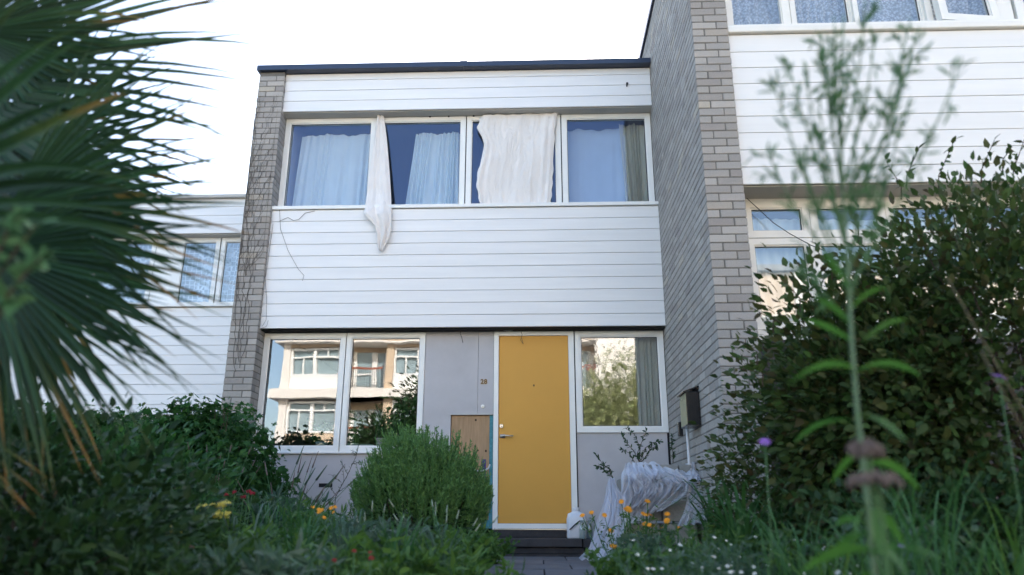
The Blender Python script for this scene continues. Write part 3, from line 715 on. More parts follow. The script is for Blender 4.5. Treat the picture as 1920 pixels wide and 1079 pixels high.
for i in range(7):
    x = XL+per*i+(3.6 if i > 2 else 0)
    ob('pier', 'obrick' if i % 2 else 'opale', (x, x+.40, -.984, -.0, 0, 11.19), (x+3.0, x+3.5, -.984, 0, 0, 11.19))
    ob('wall_band', 'obrick', (x+.41, x+2.99, -.98, -.1, 8.75, 8.895), (x+.41, x+2.99, -.98, -.1, 9.01, 11.18), (x+3.51, x+5.34, -.98, -.1, 9.01, 11.18), (x+.41, x+2.99, -.98, -.1, 3.3, 4.3), (x+.41, x+2.99, -.98, -.1, 0, .9))
    ob('white_panel', 'owhite', (x+.42, x+2.98, -.97, -.08, 6.49, 7.2))
    for (z0, z1) in ((4.32, 5.95), (7.22, 8.7), (1.0, 2.9)):
        wn = ob('window', 'owhite', (x+.42, x+.52, -.3, -.1, z0, z1), (x+2.88, x+2.98, -.3, -.1, z0, z1), (x+1.62, x+1.78, -.3, -.1, z0, z1), (x+.52, x+1.62, -.3, -.1, z0, z0+.1), (x+1.78, x+2.88, -.3, -.1, z0, z0+.1),
                (x+.52, x+1.62, -.3, -.1, z1-.1, z1), (x+1.78, x+2.88, -.3, -.1, z1-.1, z1), (x+.52, x+1.62, -.3, -.12, z1-.5, z1-.42), (x+1.78, x+2.88, -.3, -.12, z1-.5, z1-.42),
                (x+1.05, x+1.11, -.3, -.12, z0+.1, z1-.5), (x+2.3, x+2.36, -.3, -.12, z1-.42, z1-.1))
        for a, b in ((x+.53, x+1.61), (x+1.79, x+2.87)): ob('pane', 'oglass', (a, b, -.4, -.31, z0+.11, z1-.11), parent=wn)
    for z0 in (3.5, 6.49):
        bl = ob('balcony', 'opale', (x+3.51, x+5.34, -.975, .55, z0-.44, z0-.03))
        rl = MB(); rl.box(x+3.55, x+5.3, .40, .46, z0+1.0, z0+1.1); rl.build('handrail', M['orail'], bl)
        rl = MB()
        for j in range(16): xx = x+3.6+j*.11; rl.box(xx, xx+.02, .42, .44, z0-.03, z0+1.0)
        rl.build('railing', M['gasket'], bl)
        ob('balcony_door', 'owhite', (x+3.55, x+3.7, -.95, -.8, z0, z0+2.1), (x+4.5, x+4.75, -.95, -.8, z0, z0+2.1), (x+3.7, x+4.5, -.95, -.8, z0, z0+.25), (x+3.7, x+4.5, -.95, -.8, z0+.9, z0+1.0), (x+5.1, x+5.3, -.95, -.8, z0, z0+2.1))
        ob('balcony_glazing', 'oglass', (x+3.71, x+4.49, -.98, -.9, z0+.26, z0+2.1), (x+4.76, x+5.09, -.98, -.9, z0, z0+2.1))

# ------------------------------------------------------------------ vegetation tools
def ellip(n, c, r, shell=.55, seed=0, lumps=9, amp=.28, zmin=.02):
    """points in the outer part of a lumpy ellipsoid, with outward directions"""
    q = np.random.default_rng(seed)
    d = norm(q.normal(size=(n, 3))); L = norm(q.normal(size=(lumps, 3)))
    b = 1+amp*(np.max(np.exp(-((d[:, None, :]-L[None])**2).sum(2)*5), axis=1)-.5)
    t = shell+(1-shell)*q.random(n)**.6
    P = np.array(c)+d*b[:, None]*t[:, None]*np.array(r)
    k = P[:, 2] > zmin
    return P[k], d[k]


def clumps(P, D, m_, rad, q):
    """m_ leaves round each P"""
    n = len(P); i = np.repeat(np.arange(n), m_)
    off = q.normal(size=(n*m_, 3))*rad
    return P[i]+off, norm(D[i]+norm(off)*1.2)


def shrub(name, label, cat_, c, r, n, per_, rad, size, m, templ='ovate', seed=1, group=None, split=0, droop=0., stems=12, shell=.55, up_bias=.5, stem_m='wood', amp=.28, wide=1.):
    root = empty(name, (c[0], c[1], 0)); tag(root, label, cat_, group)
    q = np.random.default_rng(seed)
    P, D = ellip(n, c, r, shell, seed, amp=amp)
    P2, D2 = clumps(P, D, per_, rad, q); D2[:, 2] -= droop
    k = P2[:, 2] > .03; P2, D2 = P2[k], D2[k]
    scatter('foliage', P2, D2, size*q.uniform(.6, 1.25, len(P2)), M[m], root, templ, split=split, up_bias=up_bias, wide=wide)
    b = MB()
    for i in range(stems):
        e = P[q.integers(len(P))]; s0 = np.array([c[0]+q.normal()*.06*r[0], c[1]+q.normal()*.06*r[1], 0]); mid = (s0+e)/2+np.array([0, 0, .12*r[2]])
        b.tube([s0-np.array(root.location), mid-np.array(root.location), e-np.array(root.location)], .012, 5, .003)
    b.build('stems', M[stem_m], root)['kind'] = 'stuff'
    return root


def sprig_plant(name, label, cat_, base, n, h, spread, m, leafn=14, size=.05, templ='lance', flower=None, seed=3, group=None, lean=(0, 0), split=0, fl_n=1, fl_size=.02, fl_every=1):
    """stems rising from base with leaves along them; optional flower heads"""
    root = empty(name, tuple(base)); tag(root, label, cat_, group)
    q = np.random.default_rng(seed); b = MB(); P = []; D = []; tips = []
    for i in range(n):
        a = q.uniform(0, 6.283); s = q.uniform(0, 1)**.7*spread; hh = h*q.uniform(.6, 1.08)
        top = np.array([math.cos(a)*s+lean[0], math.sin(a)*s+lean[1], hh]); st_ = np.array([math.cos(a)*s*.3, math.sin(a)*s*.3, 0])
        bend = np.array([math.cos(a), math.sin(a), 0])*q.uniform(-.3, .6)*spread*.3
        T = [st_, st_*.5+top*.5+bend*.4+np.array([0, 0, hh*.06]), top+bend]
        pts = []
        for t in np.linspace(0, 1, 7): pts.append((1-t)**2*T[0]+2*t*(1-t)*T[1]+t*t*T[2])
        b.tube(pts, .0028, 4, .0015); tips.append((pts[-1], norm(pts[-1]-pts[-2])))
        for j in range(leafn):
            t = q.uniform(.12, .97); p = (1-t)**2*T[0]+2*t*(1-t)*T[1]+t*t*T[2]; dd = q.normal(size=3); dd[2] = abs(dd[2])*.7+.15
            P.append(p); D.append(dd)
    b.build('stems', M['stem_green'], root)['kind'] = 'stuff'
    P = np.array(P)+np.array(base); D = np.array(D)
    scatter('leaves', P, D, size*q.uniform(.5, 1.2, len(P)), M[m], root, templ, up_bias=.3)
    if flower:
        for i, (p, d) in enumerate(tips[::fl_every]): head(flower, p, d, fl_size*q.uniform(.75, 1.2), root, q)
    return root


def head(kind, p, d, s, root, q, name='flower_head'):
    b = MB(); d = norm(d*.6+np.array([q.normal()*.3, -.5+q.normal()*.3, .4]))
    a = np.array([1, 0, 0]) if abs(d[0]) < .8 else np.array([0, 1, 0]); u = norm(np.cross(d, a)); v = np.cross(d, u)
    if kind in ('orange', 'daisy', 'purplef'):
        npt = 12
        for ring in range(2):
            for j in range(npt):
                t = 6.283*(j+.5*ring)/npt; e = u*math.cos(t)+v*math.sin(t); w_ = -u*math.sin(t)+v*math.cos(t)
                o_ = p+d*.15*s*ring; ln = s*(1-.25*ring)
                b.add([o_, o_+e*ln*.5+w_*ln*.2+d*.15*ln, o_+e*ln+d*.1*ln, o_+e*ln*.5-w_*ln*.2+d*.15*ln], [(0, 1, 2, 3)])
        o = b.build(name, M[kind], root)
        k = MB(); k.lathe([(s*.28, -s*.1), (s*.3, s*.1), (s*.12, s*.2)], (0, 0, 0), 8); c = k.build('centre', M['orange' if kind != 'purplef' else 'purplef'], o)
        c.matrix_local = Matrix.Translation(Vector(p)) @ Vector(d).to_track_quat('Z', 'Y').to_matrix().to_4x4()
        return o
    cnt = 26 if kind in ('yellow', 'red') else 18
    for j in range(cnt):                       # domed cluster of florets
        e = norm(q.normal(size=3)); e = e if e@d > -.2 else -e
        c = p+e*s*q.uniform(.5, 1)*np.array([1, 1, .75]); w1 = norm(np.cross(e, d+.1)); w2 = np.cross(e, w1); r = s*.28
        b.add([c+w1*r, c+w2*r, c-w1*r, c-w2*r, c+e*r*.8], [(0, 1, 4), (1, 2, 4), (2, 3, 4), (3, 0, 4), (0, 3, 2, 1)])
    return b.build(name, M[kind], root)


# ------------------------------------------------------------------ palm, top left
pm = bpy.data.materials.new('fan_palm_leaf'); pm.use_nodes = True
n = pm.node_tree.nodes; L = pm.node_tree.links; b = n['Principled BSDF']; b.inputs['Roughness'].default_value = .42; b.inputs['Specular IOR Level'].default_value = .35
at_ = n.new('ShaderNodeAttribute'); at_.attribute_name = 'dry'; cr = n.new('ShaderNodeValToRGB')
e = cr.color_ramp.elements; e[0].color = (.022, .062, .024, 1); e[1].color = (.30, .16, .045, 1); e[0].position = .15
x_ = e.new(.5); x_.color = (.06, .10, .03, 1)
oi = n.new('ShaderNodeNewGeometry'); mr = n.new('ShaderNodeMapRange'); mr.inputs['To Min'].default_value = .6; mr.inputs['To Max'].default_value = 1.5
L.new(oi.outputs['Random Per Island'], mr.inputs[0]); vm = n.new('ShaderNodeVectorMath'); vm.operation = 'SCALE'
L.new(at_.outputs['Fac'], cr.inputs[0]); L.new(cr.outputs[0], vm.inputs[0]); L.new(mr.outputs[0], vm.inputs['Scale']); L.new(vm.outputs[0], b.inputs['Base Color'])
tl = n.new('ShaderNodeBsdfTranslucent'); mx = n.new('ShaderNodeMixShader'); mx.inputs[0].default_value = .25
L.new(vm.outputs[0], tl.inputs[0]); L.new(b.outputs[0], mx.inputs[1]); L.new(tl.outputs[0], mx.inputs[2]); L.new(mx.outputs[0], n['Material Output'].inputs[0])
palm = empty('fan_palm', (1.0, -6.6, 0)); tag(palm, 'large fan palm with stiff dark green fronds and brown tips reaching in from the left', 'palm tree')
PO = np.array(palm.location)


def frond(hub, axis, nrm, length, spread=150, nseg=34, dry=.2, seed=0, droop=.12, fused=.38, base=None):
    """hub: where the segments meet; axis: middle direction of the fan; nrm: facing of the fan"""
    q = np.random.default_rng(seed); axis = norm(np.array(axis, float)); nrm = norm(np.array(nrm, float)); nrm = norm(nrm-axis*(nrm@axis)); side = np.cross(axis, nrm)
    b = MB(); dryv = []; hub = np.array(hub, float)
    dth = math.radians(spread*2)/nseg
    for i in range(nseg):
        th = math.radians(-spread)+dth*(i+.5); dr_ = axis*math.cos(th)+side*math.sin(th); tg = -axis*math.sin(th)+side*math.cos(th)
        ln = length*(.80+.2*math.cos(th*.6))*q.uniform(.92, 1.04); st_ = 9; jj = q.normal()*.02; dl = q.random() < .16
        V = []; f = []; dv = []; mybend = q.normal()*.05; fo = fused*q.uniform(.9, 1.15)
        for s_ in range(st_):
            t = s_/(st_-1); r = ln*(.03+.97*t)
            wd_ = min(r, ln*fo)*dth*.53*(1 if t < fo else max(.03, (1-((t-fo)/(1-fo))**1.6)))
            c = hub+dr_*r+tg*(jj*t*t*ln+mybend*max(0, t-fo)**2*ln*3)+np.array([0, 0, -droop*ln*t**2.4*(1+.8*q.random()*0)])+nrm*(.06*ln*math.sin(t*2.2))
            h = wd_*.55
            V += [c-tg*wd_+nrm*h, c-nrm*h*.0, c+tg*wd_+nrm*h]
            dv += [max(0, (t-(.72 if not dl else .45))*2.2*(1 if not dl else 1.3))*q.uniform(.4, 1)+dry*.35+(dry > .6)*.4]*3
        for s_ in range(st_-1):
            a = s_*3; f += [(a, a+1, a+4, a+3), (a+1, a+2, a+5, a+4)]
        b.add(np.array(V)-PO, f); dryv += dv
    o = b.build('frond', pm, palm, smooth=False)
    A = o.data.attributes.new('dry', 'FLOAT', 'POINT'); A.data.foreach_set('value', np.clip(dryv, 0, 1).astype(np.float32))
    bs = np.array(base if base is not None else (1.0, -6.6, 1.35)); md = (bs+hub)/2+np.array([0, 0, .12])
    MB().tube([bs-PO, md-PO, hub-PO, hub-PO+axis*.1], .014, 6, .007).build('petiole', M['stem_green'], o)
    return o


k = MB(); zz = np.linspace(0, 1.5, 26)
k.lathe([(.09+.018*math.sin(i*2.6)+.02*(i > 18), z) for i, z in enumerate(zz)], (0, 0, 0), 14); k.build('trunk', M['wood'], palm)
view = -fw
def fr(px, py, Y, ax, ay, L_m, tiltn=(0, 0, 0), **kw):
    """frond whose hub is seen at (px,py) at depth Y; ax, ay: image direction of its axis"""
    hub = at(px, py, Y); axis = RT*ax+UP*ay+fw*kw.pop('az', 0.)
    return frond(hub, axis, view+np.array(tiltn), L_m, **kw)
fr(-150, 165, -6.3, 1, -.12, 1.12, seed=1, spread=75, nseg=42, droop=.05, tiltn=(.3, 0, .5), dry=.2, fused=.42)
fr(-60, 60, -6.35, 1, .12, 0.60, seed=2, spread=80, nseg=32, droop=.04, tiltn=(.2, 0, .3), dry=.45, az=.3, fused=.38)
fr(20, 385, -6.45, 1, -.3, 0.68, seed=3, spread=85, nseg=42, droop=.06, tiltn=(-.2, 0, .3), dry=.3, fused=.34)
fr(40, 270, -5.9, 1, -.1, 0.68, seed=4, spread=85, nseg=42, droop=.05, tiltn=(.2, 0, -.2), dry=.3, fused=.35, az=.2)
fr(-40, 470, -6.5, .9, -.62, 0.68, seed=5, spread=75, nseg=40, droop=.10, tiltn=(.2, 0, .4), dry=.35, fused=.34)
fr(0, 560, -6.3, .6, -.9, 0.50, seed=6, spread=70, nseg=32, droop=.16, tiltn=(.4, 0, .2), dry=.25, fused=.4)
fr(-160, 740, -6.4, .5, -1, 0.42, seed=7, spread=60, nseg=34, droop=.2, dry=.1, fused=.4)
fr(-90, 330, -6.1, 1, .4, 0.73, seed=8, spread=90, nseg=34, droop=.04, tiltn=(0, 0, .5), dry=.2, fused=.38)
fr(-220, 420, -6.9, -.4, 1, 0.73, seed=9, spread=110, nseg=34, droop=.2, dry=.2)
fr(-160, -120, -6.2, 1, .1, 0.76, seed=10, spread=90, nseg=42, droop=.12, tiltn=(0, 0, .5), dry=.25, fused=.38)
fr(-20, 430, -5.8, .5, -.5, 0.67, seed=12, spread=120, nseg=40, droop=.08, dry=.2, fused=.6, az=.3)

# ------------------------------------------------------------------ creeper-covered fence at the left
CF = empty('creeper_hedge', (-.4, -1.7, 0)); tag(CF, 'dense dark green creeper tumbling over the boundary fence beside the left brick wall', 'climbing plant')
q = np.random.default_rng(21)
def hedge_pts(n):
    x = q.uniform(-3.2, .60, n); y0 = q.uniform(0, 1, n)
    top = 1.19+.08*np.sin(x*2.4+1)+.06*np.sin(x*6.1)-.55*np.clip((x-.22)/.42, 0, 1)**2+.12*np.clip((-x-.3)/1, 0, 1)
    # cross-section: rounded bank
    th = q.uniform(0, 1, n); front = th < .62
    z = np.where(front, top*q.uniform(.05, 1, n)**.8, top+q.normal(size=n)*.035)
    y = np.where(front, -2.35+.5*(z/top)**3+.12*np.sin(x*5)*np.sin(z*7), -1.9+y0*1.3)
    N = np.stack([.25*np.sin(x*9), np.where(front, -1, -.2), np.where(front, .1, 1.)], 1)
    x = np.where((x > .15) & front, x+.05*q.normal(size=n), x)
    return np.stack([x, y+q.normal(size=n)*.06, z], 1), N
P, N = hedge_pts(3600)
# flank towards the house front, right of the bank
n2 = 900; yy2 = q.uniform(-2.3, -.45, n2); zz2 = q.uniform(.1, .9, n2); xx2 = .42+.22*np.sqrt(np.clip(1-zz2/1.05, 0, 1))+.04*q.normal(size=n2)
P = cat(P, np.stack([xx2, yy2, zz2], 1)); N = cat(N, np.tile([1., -.4, .2], (n2, 1)))
P2, D2 = clumps(P, N*.4, 6, .07, q); D2[:, 2] -= .9; D2[:, 1] -= .5
scatter('foliage', P2, D2, .075*q.uniform(.6, 1.3, len(P2)), M['vine'], CF, 'lobed', split=250, up_bias=.45)
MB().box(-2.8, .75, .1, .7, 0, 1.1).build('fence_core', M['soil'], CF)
b = MB()
for i in range(9):                              # runners waving above the top
    p = at(300+q.uniform(-60, 130), 762+q.uniform(0, 15), -1.9); d = np.array([q.uniform(-.2, .3), q.uniform(-.1, .1), q.uniform(.02, .12)])
    b.tube([p-np.array(CF.location)-(0, 0, .15), p-np.array(CF.location), p+d-np.array(CF.location)], .004, 4, .001)
    tt = q.random(14)[:, None]; Pq = p+d*tt; scatter('runner_leaves', Pq, q.normal(size=(14, 3)), .05, M['vine'], CF, 'lobed')
b.build('runners', M['wood'], CF)['kind'] = 'stuff'

# ------------------------------------------------------------------ shrubs and plants
c = at(790, 960, -2.6)
RB = empty('rosemary_bush', (c[0], -2.6, 0)); tag(RB, 'big rounded rosemary bush with upright needle stems in front of the plywood panel', 'bush')
q = np.random.default_rng(31); b = MB(); P = []; D = []
for i in range(1250):
    a = q.uniform(0, 6.283); s = math.sqrt(q.random()); th = s*1.15
    d0 = np.array([math.cos(a)*math.sin(th), math.sin(a)*math.sin(th), math.cos(th)])
    rx, rz = .50, 1.08*(1+.10*math.sin(a*3+2)*s+.06*q.normal())
    if q.random() < .05: rz *= 1.08
    tip = np.array([d0[0]*rx*1.18, d0[1]*rx*1.0, max(.15, rz*(math.cos(th)**.55)*(.97 if d0[0] < 0 else 1-.16*abs(d0[0])))])
    tip[2] = min(tip[2], 1.12)
    L0 = q.uniform(.22, .36); dirn = norm(np.array([d0[0]*.45, d0[1]*.45, 1.])+q.normal(size=3)*.1)
    st_ = tip-dirn*L0; st_[2] = max(.02, st_[2])
    b.tube([st_, tip], .002, 3)
    m_ = 46; t = q.random(m_)[:, None]; P.append(st_+(tip-st_)*t); D.append(dirn*.9+q.normal(size=(m_, 3))*.5)
b.build('stems', M['stem_green'], RB)['kind'] = 'stuff'
P = cat(*P)+np.array(RB.location); D = cat(*D)
scatter('needles', P, D, .030*q.uniform(.7, 1.2, len(P)), M['rosemary'], RB, 'needle', up_bias=0, wide=1.5)
b = MB()
for i in range(40):
    a = q.uniform(0, 6.28); b.tube([(0, 0, 0), (.22*math.cos(a), .2*math.sin(a), .3), (.36*math.cos(a), .32*math.sin(a), .6)], .01, 5, .004)
b.build('branches', M['wood'], RB)['kind'] = 'stuff'
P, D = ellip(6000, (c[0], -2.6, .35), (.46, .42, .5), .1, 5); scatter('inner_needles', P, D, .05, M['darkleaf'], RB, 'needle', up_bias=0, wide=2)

# right: big bronze shrub
RS = shrub('large_shrub', 'tall dense bronze green shrub filling the right side before the neighbour house', 'bush', (5.75, -4.6, 1.0), (1.15, .8, 1.36), 2300, 9, .085, .058, 'shrub', 'ovate', 41, split=290, stems=40, amp=.35, shell=.45)
q = np.random.default_rng(42)
P, D = ellip(1000, (4.86, -3.9, .58), (.5, .55, .92), .35, 43, amp=.4); P2, D2 = clumps(P, D, 8, .07, q); scatter('side_foliage', P2, D2, .05*q.uniform(.6, 1.3, len(P2)), M['shrub'], RS, 'ovate')
P, D = ellip(1100, (5.02, -4.4, .98), (.6, .5, .80), .3, 44, amp=.4); P2, D2 = clumps(P, D, 9, .08, q); scatter('upper_foliage', P2, D2, .06*q.uniform(.6, 1.3, len(P2)), M['shrub'], RS, 'ovate')
b = MB(); PP = []; DD = []
for px, py, ex, ey in ((1700, 330, 1722, 280), (1690, 350, 1660, 300), (1760, 330, 1790, 262), (1840, 320, 1865, 262), (1900, 320, 1925, 250), (1450, 600, 1405, 575), (1500, 560, 1470, 525), (1420, 660, 1385, 640), (1560, 500, 1530, 470), (1610, 430, 1590, 390), (1430, 700, 1375, 690), (1880, 300, 1895, 280)):
    a0 = at(px, py+25, -4.55); a1 = at(px, py, -4.6); a2 = at(ex, ey, -4.7)
    b.tube([x-np.array(RS.location) for x in (a0, a1, a2)], .004, 4, .0015)
    for t in np.linspace(0, 1, 9): PP.append(a1*(1-t)+a2*t); DD.append(norm(a2-a1)+q.normal(size=3)*.8)
b.build('shoots', M['wood'], RS)['kind'] = 'stuff'
scatter('shoot_leaves', np.array(PP), np.array(DD), .05*q.uniform(.7, 1.2, len(PP)), M['shrub'], RS, 'ovate', kind=None)

# dark shrubs, lower left
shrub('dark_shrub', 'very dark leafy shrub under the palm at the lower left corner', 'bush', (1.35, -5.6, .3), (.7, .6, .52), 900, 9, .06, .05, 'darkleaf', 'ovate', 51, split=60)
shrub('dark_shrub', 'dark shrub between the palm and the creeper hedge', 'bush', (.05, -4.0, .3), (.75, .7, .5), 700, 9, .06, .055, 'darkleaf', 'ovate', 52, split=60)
shrub('leafy_shrub', 'round leaved green shrub in front of the creeper hedge', 'bush', (.35, -3.1, .4), (.8, .5, .62), 700, 9, .06, .06, 'vine', 'ovate', 53)

# perennials in the front bed
gp = 'perennials in the front bed'
q = np.random.default_rng(61); i = 0
spec = [('grey_leaved_perennial', 'grey_leaf', 'lance', .095), ('meadow_perennial', 'meadow', 'lance', .08), ('leafy_perennial', 'meadow', 'ovate', .045), ('dark_perennial', 'darkleaf', 'lance', .08)]
plants = [ # px, py(top), Y, kind, label
 (270, 950, -3.6, 3, 'dark clump of narrow leaves below the creeper hedge'), (340, 930, -3.3, 1, 'loose green perennial left of the yellow flowers'),
 (480, 955, -2.6, 0, 'grey green sprawling plant against the lilac wall at its left end'), (540, 935, -2.4, 0, 'grey leaved plant with arching stems under the vent hole'),
 (590, 950, -2.9, 1, 'green perennial under the vent hole and left of the rosemary'), (640, 985, -3.3, 0, 'silvery plant at the left foot of the rosemary'),
 (560, 1000, -4.0, 1, 'meadow plant in the middle of the left bed'), (470, 1000, -4.2, 2, 'broad leaved green clump below the yellow flowers'),
 (720, 990, -4.0, 0, 'silver green plant with pale tips before the rosemary'), (790, 1010, -4.4, 2, 'bright leafy clump before the rosemary'),
 (870, 1000, -3.4, 2, 'small leaved clump at the right foot of the rosemary by the path'), (200, 985, -5.0, 3, 'dark blurred plant low at the left'),
 (380, 1010, -5.0, 1, 'blurred green plant at the bottom edge left of centre'), (620, 1030, -5.2, 1, 'blurred green plant at the bottom edge below the rosemary'),
 (100, 1000, -5.4, 3, 'dark plant in the bottom left corner'), (500, 1050, -5.6, 0, 'blurred grey green plant at the very bottom of the bed'),
 (720, 1050, -5.2, 2, 'blurred leafy plant at the bottom edge left of the path'), (290, 1040, -5.8, 3, 'dark blurred clump at the bottom left'),
 (850, 1045, -5.0, 1, 'green plant leaning over the path edge at the bottom'), (420, 935, -2.9, 3, 'dark fine leaved plant right of the hedge foot'),
 (900, 1005, -1.6, 2, 'low green clump beside the doorstep'), (150, 900, -4.4, 3, 'tall dark plant beneath the palm fronds')]
for px, py, Y, kd, lbl in plants:
    nm, mm, tp, sz = spec[kd]; c = at(px, py, Y); hh = max(.18, c[2])
    sprig_plant(nm, lbl, 'plant', (c[0], Y, .02), 60, hh, .34 if Y > -4.8 else .3, mm, 26, sz, tp, seed=100+i, group=gp); i += 1

# arching grass and seed heads
def grass_tuft(name, label, base, n, h, spread, m, seed, wdt=.005, group=None, cat_='grass tuft', parts=False):
    root = empty(name, base); tag(root, label, cat_, group); q = np.random.default_rng(seed); b = MB(); me_l = []
    for i in range(n):
        a = q.uniform(0, 6.283); s = q.uniform(.2, 1)*spread; hh = h*q.uniform(.55, 1.1); c_, s_ = math.cos(a), math.sin(a)
        V = []; K = 7; o0 = q.normal(size=2)*.03
        for j in range(K):
            t = j/(K-1); x = o0[0]+c_*s*t**1.7; y = o0[1]+s_*s*t**1.7; z = hh*(math.sin(t*2.0)/math.sin(1.57) if s > spread*.6 else math.sin(t*1.5))
            wv = wdt*(1-t**2.5)+.0006; V += [(x-s_*wv, y+c_*wv, z), (x+s_*wv, y-c_*wv, z+wv*.3)]
        f = [(2*j, 2*j+1, 2*j+3, 2*j+2) for j in range(K-1)]
        if parts: MB().add(V, f).build('leaf', M[m], root, smooth=True)
        else: b.add(V, f)
    if not parts: b.build('blades', M[m], root, smooth=True)['kind'] = 'stuff'
    return root


def seed_stalks(name, label, base, n, h, spread, seed, hm='seed', hl=.07, lean=(0, 0), hr=.007, group=None):
    root = empty(name, base); tag(root, label, 'plant', group); q = np.random.default_rng(seed); b = MB()
    for i in range(n):
        a = q.uniform(0, 6.283); s = q.uniform(.1, 1)*spread; hh = h*q.uniform(.6, 1.05)
        p0 = np.array([0, 0, 0]); p2 = np.array([math.cos(a)*s+lean[0]*hh, math.sin(a)*s+lean[1]*hh, hh]); p1 = p2*.5+np.array([0, 0, .12*hh])
        d = norm(p2-p1); b.tube([p0, p1, p2], .0022, 4)
        e = p2+d*hl; k = MB(); rr = hr*q.uniform(.8, 1.2)
        k.tube([p2-d*.005, p2+d*hl*.3, p2+d*hl*.7, e], rr, 6, rr*.3); o = k.build('seed_head', M[hm], root, smooth=True)
    b.build('stalks', M['stem_green'], root)['kind'] = 'stuff'
    return root


c = at(830, 1000, -4.0); seed_stalks('seed_head_grass', 'pale seed heads rising in front of the rosemary by the path', (c[0], -4.0, .02), 13, .5, .34, 71, hl=.045, hr=.0055)
c = at(700, 990, -3.9); seed_stalks('seed_head_grass', 'grey seed heads left of the rosemary foot', (c[0], -3.9, .02), 9, .5, .3, 72, hl=.045, hr=.0055)
c = at(560, 940, -2.6); seed_stalks('arching_spire_plant', 'grey purple flower spires arching across the lilac wall', (c[0]-.1, -2.6, .02), 20, .78, .5, 73, 'brownhead', .13, (.15, 0), .006)
c = at(510, 920, -2.6); seed_stalks('arching_spire_plant', 'pale green spires leaning left in front of the lilac wall', (c[0], -2.7, .02), 16, .78, .55, 74, 'grey_leaf', .14, (.05, 0), .007)
c = at(290, 860, -2.9); seed_stalks('lavender_plant', 'fine lavender stalks in front of the creeper hedge', (c[0]+.5, -3.0, .02), 22, .85, .4, 75, 'brownhead', .05, (0, 0), .005)
for j, (px, Y, h_, m_, lb_2) in enumerate(((230, -4.6, .62, 'grey_leaf', 'arching grass tuft below the hedge at the left'), (350, -4.0, .6, 'strap', 'dark grass tuft left of the yellow yarrow'), (450, -4.8, .5, 'grey_leaf', 'grey grass tuft below the yellow yarrow'), (560, -4.6, .5, 'strap', 'green grass tuft in the middle of the left bed'),
        (640, -4.4, .46, 'grey_leaf', 'pale grass tuft left of the rosemary foot'), (740, -4.9, .42, 'strap', 'grass tuft before the rosemary, low in the frame'), (150, -5.4, .6, 'strap', 'blurred grass tuft in the lower left corner'), (820, -4.6, .40, 'grey_leaf', 'grey grass tuft beside the path'), (500, -3.4, .55, 'strap', 'grass tuft under the vent hole'))):
    c = at(px, 1050, Y); grass_tuft('grass_tuft', lb_2, (c[0], Y, .03), 46, h_, .42, m_, 180+j, .0045, group='grass tufts in the front bed')
# slender twiggy plant by the wall
tw = empty('twiggy_plant', (at(640, 950, -1.2)[0], -1.2, .02)); tag(tw, 'thin dark twiggy stem rising in front of the lilac wall beneath the window', 'plant')
b = MB(); P = []; D = []; T0 = np.array(tw.location)
main = [at(*p, -1.2) for p in ((618, 1010), (630, 930), (652, 890), (668, 855), (672, 838))]
b.tube([p-T0 for p in main], .005, 5, .0015)
for s_, e_ in (((652, 890), (640, 868)), ((640, 905), (620, 890)), ((660, 870), (676, 868)), ((632, 925), (660, 905)), ((645, 898), (641, 862)), ((630, 930), (618, 912)), ((668, 855), (660, 845))):
    a0, a1 = at(*s_, -1.2), at(*e_, -1.2); b.tube([a0-T0, a1-T0], .0025, 4, .001)
    for t in np.linspace(.1, 1, 12): P.append(a0*(1-t)+a1*t); D.append(norm(a1-a0)+q.normal(size=3)*.9)
for a0, a1 in zip(main[:-1], main[1:]):
    for t in np.linspace(.1, 1, 12): P.append(a0*(1-t)+a1*t); D.append(norm(a1-a0)+q.normal(size=3)*.8)
b.build('stem', M['stem_dead'], tw); scatter('leaves', np.array(P), np.array(D), .03, M['darkleaf'], tw, 'lance', kind='stuff')

# flowers
def flower_clump(name, label, px, py, Y, n, spread, kind, size, seed, leafm='meadow', dome=.05, cat_='flowers', lm=30):
    c = at(px, py, Y); root = empty(name, (c[0], Y, .02)); tag(root, label, cat_); q = np.random.default_rng(seed); b = MB(); P = []; D = []
    for i in range(n):
        p = np.array([q.normal()*spread, q.normal()*spread*.6, c[2]-.02+q.normal()*dome]); b.tube([(p[0]*.3, p[1]*.3, 0), (p[0]*.8, p[1]*.8, p[2]*.6), p], .003, 4)
        head(kind, p, np.array([q.normal()*.3, -.6, .8]), size*q.uniform(.75, 1.15), root, q)
        for j in range(lm):
            t = q.random(); P.append(np.array([p[0]*t+q.normal()*.03, p[1]*t+q.normal()*.03, p[2]*t*.93])); D.append(q.normal(size=3)+np.array([0, 0, .5]))
    b.build('stems', M['stem_green'], root)['kind'] = 'stuff'
    scatter('leaves', np.array(P)+np.array(root.location), np.array(D), .045, M[leafm], root, 'lance'); return root


flower_clump('yellow_yarrow', 'pale yellow dome flowers in front of the creeper hedge', 408, 958, -4.9, 18, .036, 'yellow', .022, 81, dome=.02)
flower_clump('yellow_yarrow', 'smaller pale yellow flower head low on the left bed', 325, 1005, -5.3, 6, .018, 'yellow', .014, 82, dome=.012)
flower_clump('crimson_flowers', 'dark crimson flowers at the foot of the creeper hedge', 448, 928, -3.7, 5, .05, 'red', .018, 83, dome=.02)
flower_clump('red_flowers', 'blurred red flowers low in the middle of the left bed', 670, 1035, -5.6, 4, .05, 'red', .010, 84, dome=.012)
flower_clump('red_flowers', 'faint red flowers near the lower left of the bed', 340, 1022, -5.4, 3, .04, 'red', .010, 85, dome=.012)
flower_clump('yellow_daisies', 'orange yellow daisies against the lilac wall left of the rosemary', 638, 956, -3.7, 8, .10, 'orange', .017, 86, dome=.02)
flower_clump('marigold_plant', 'orange marigolds spilling in front of the net at the path edge', 1195, 972, -3.3, 18, .12, 'orange', .024, 87, dome=.04, lm=60)
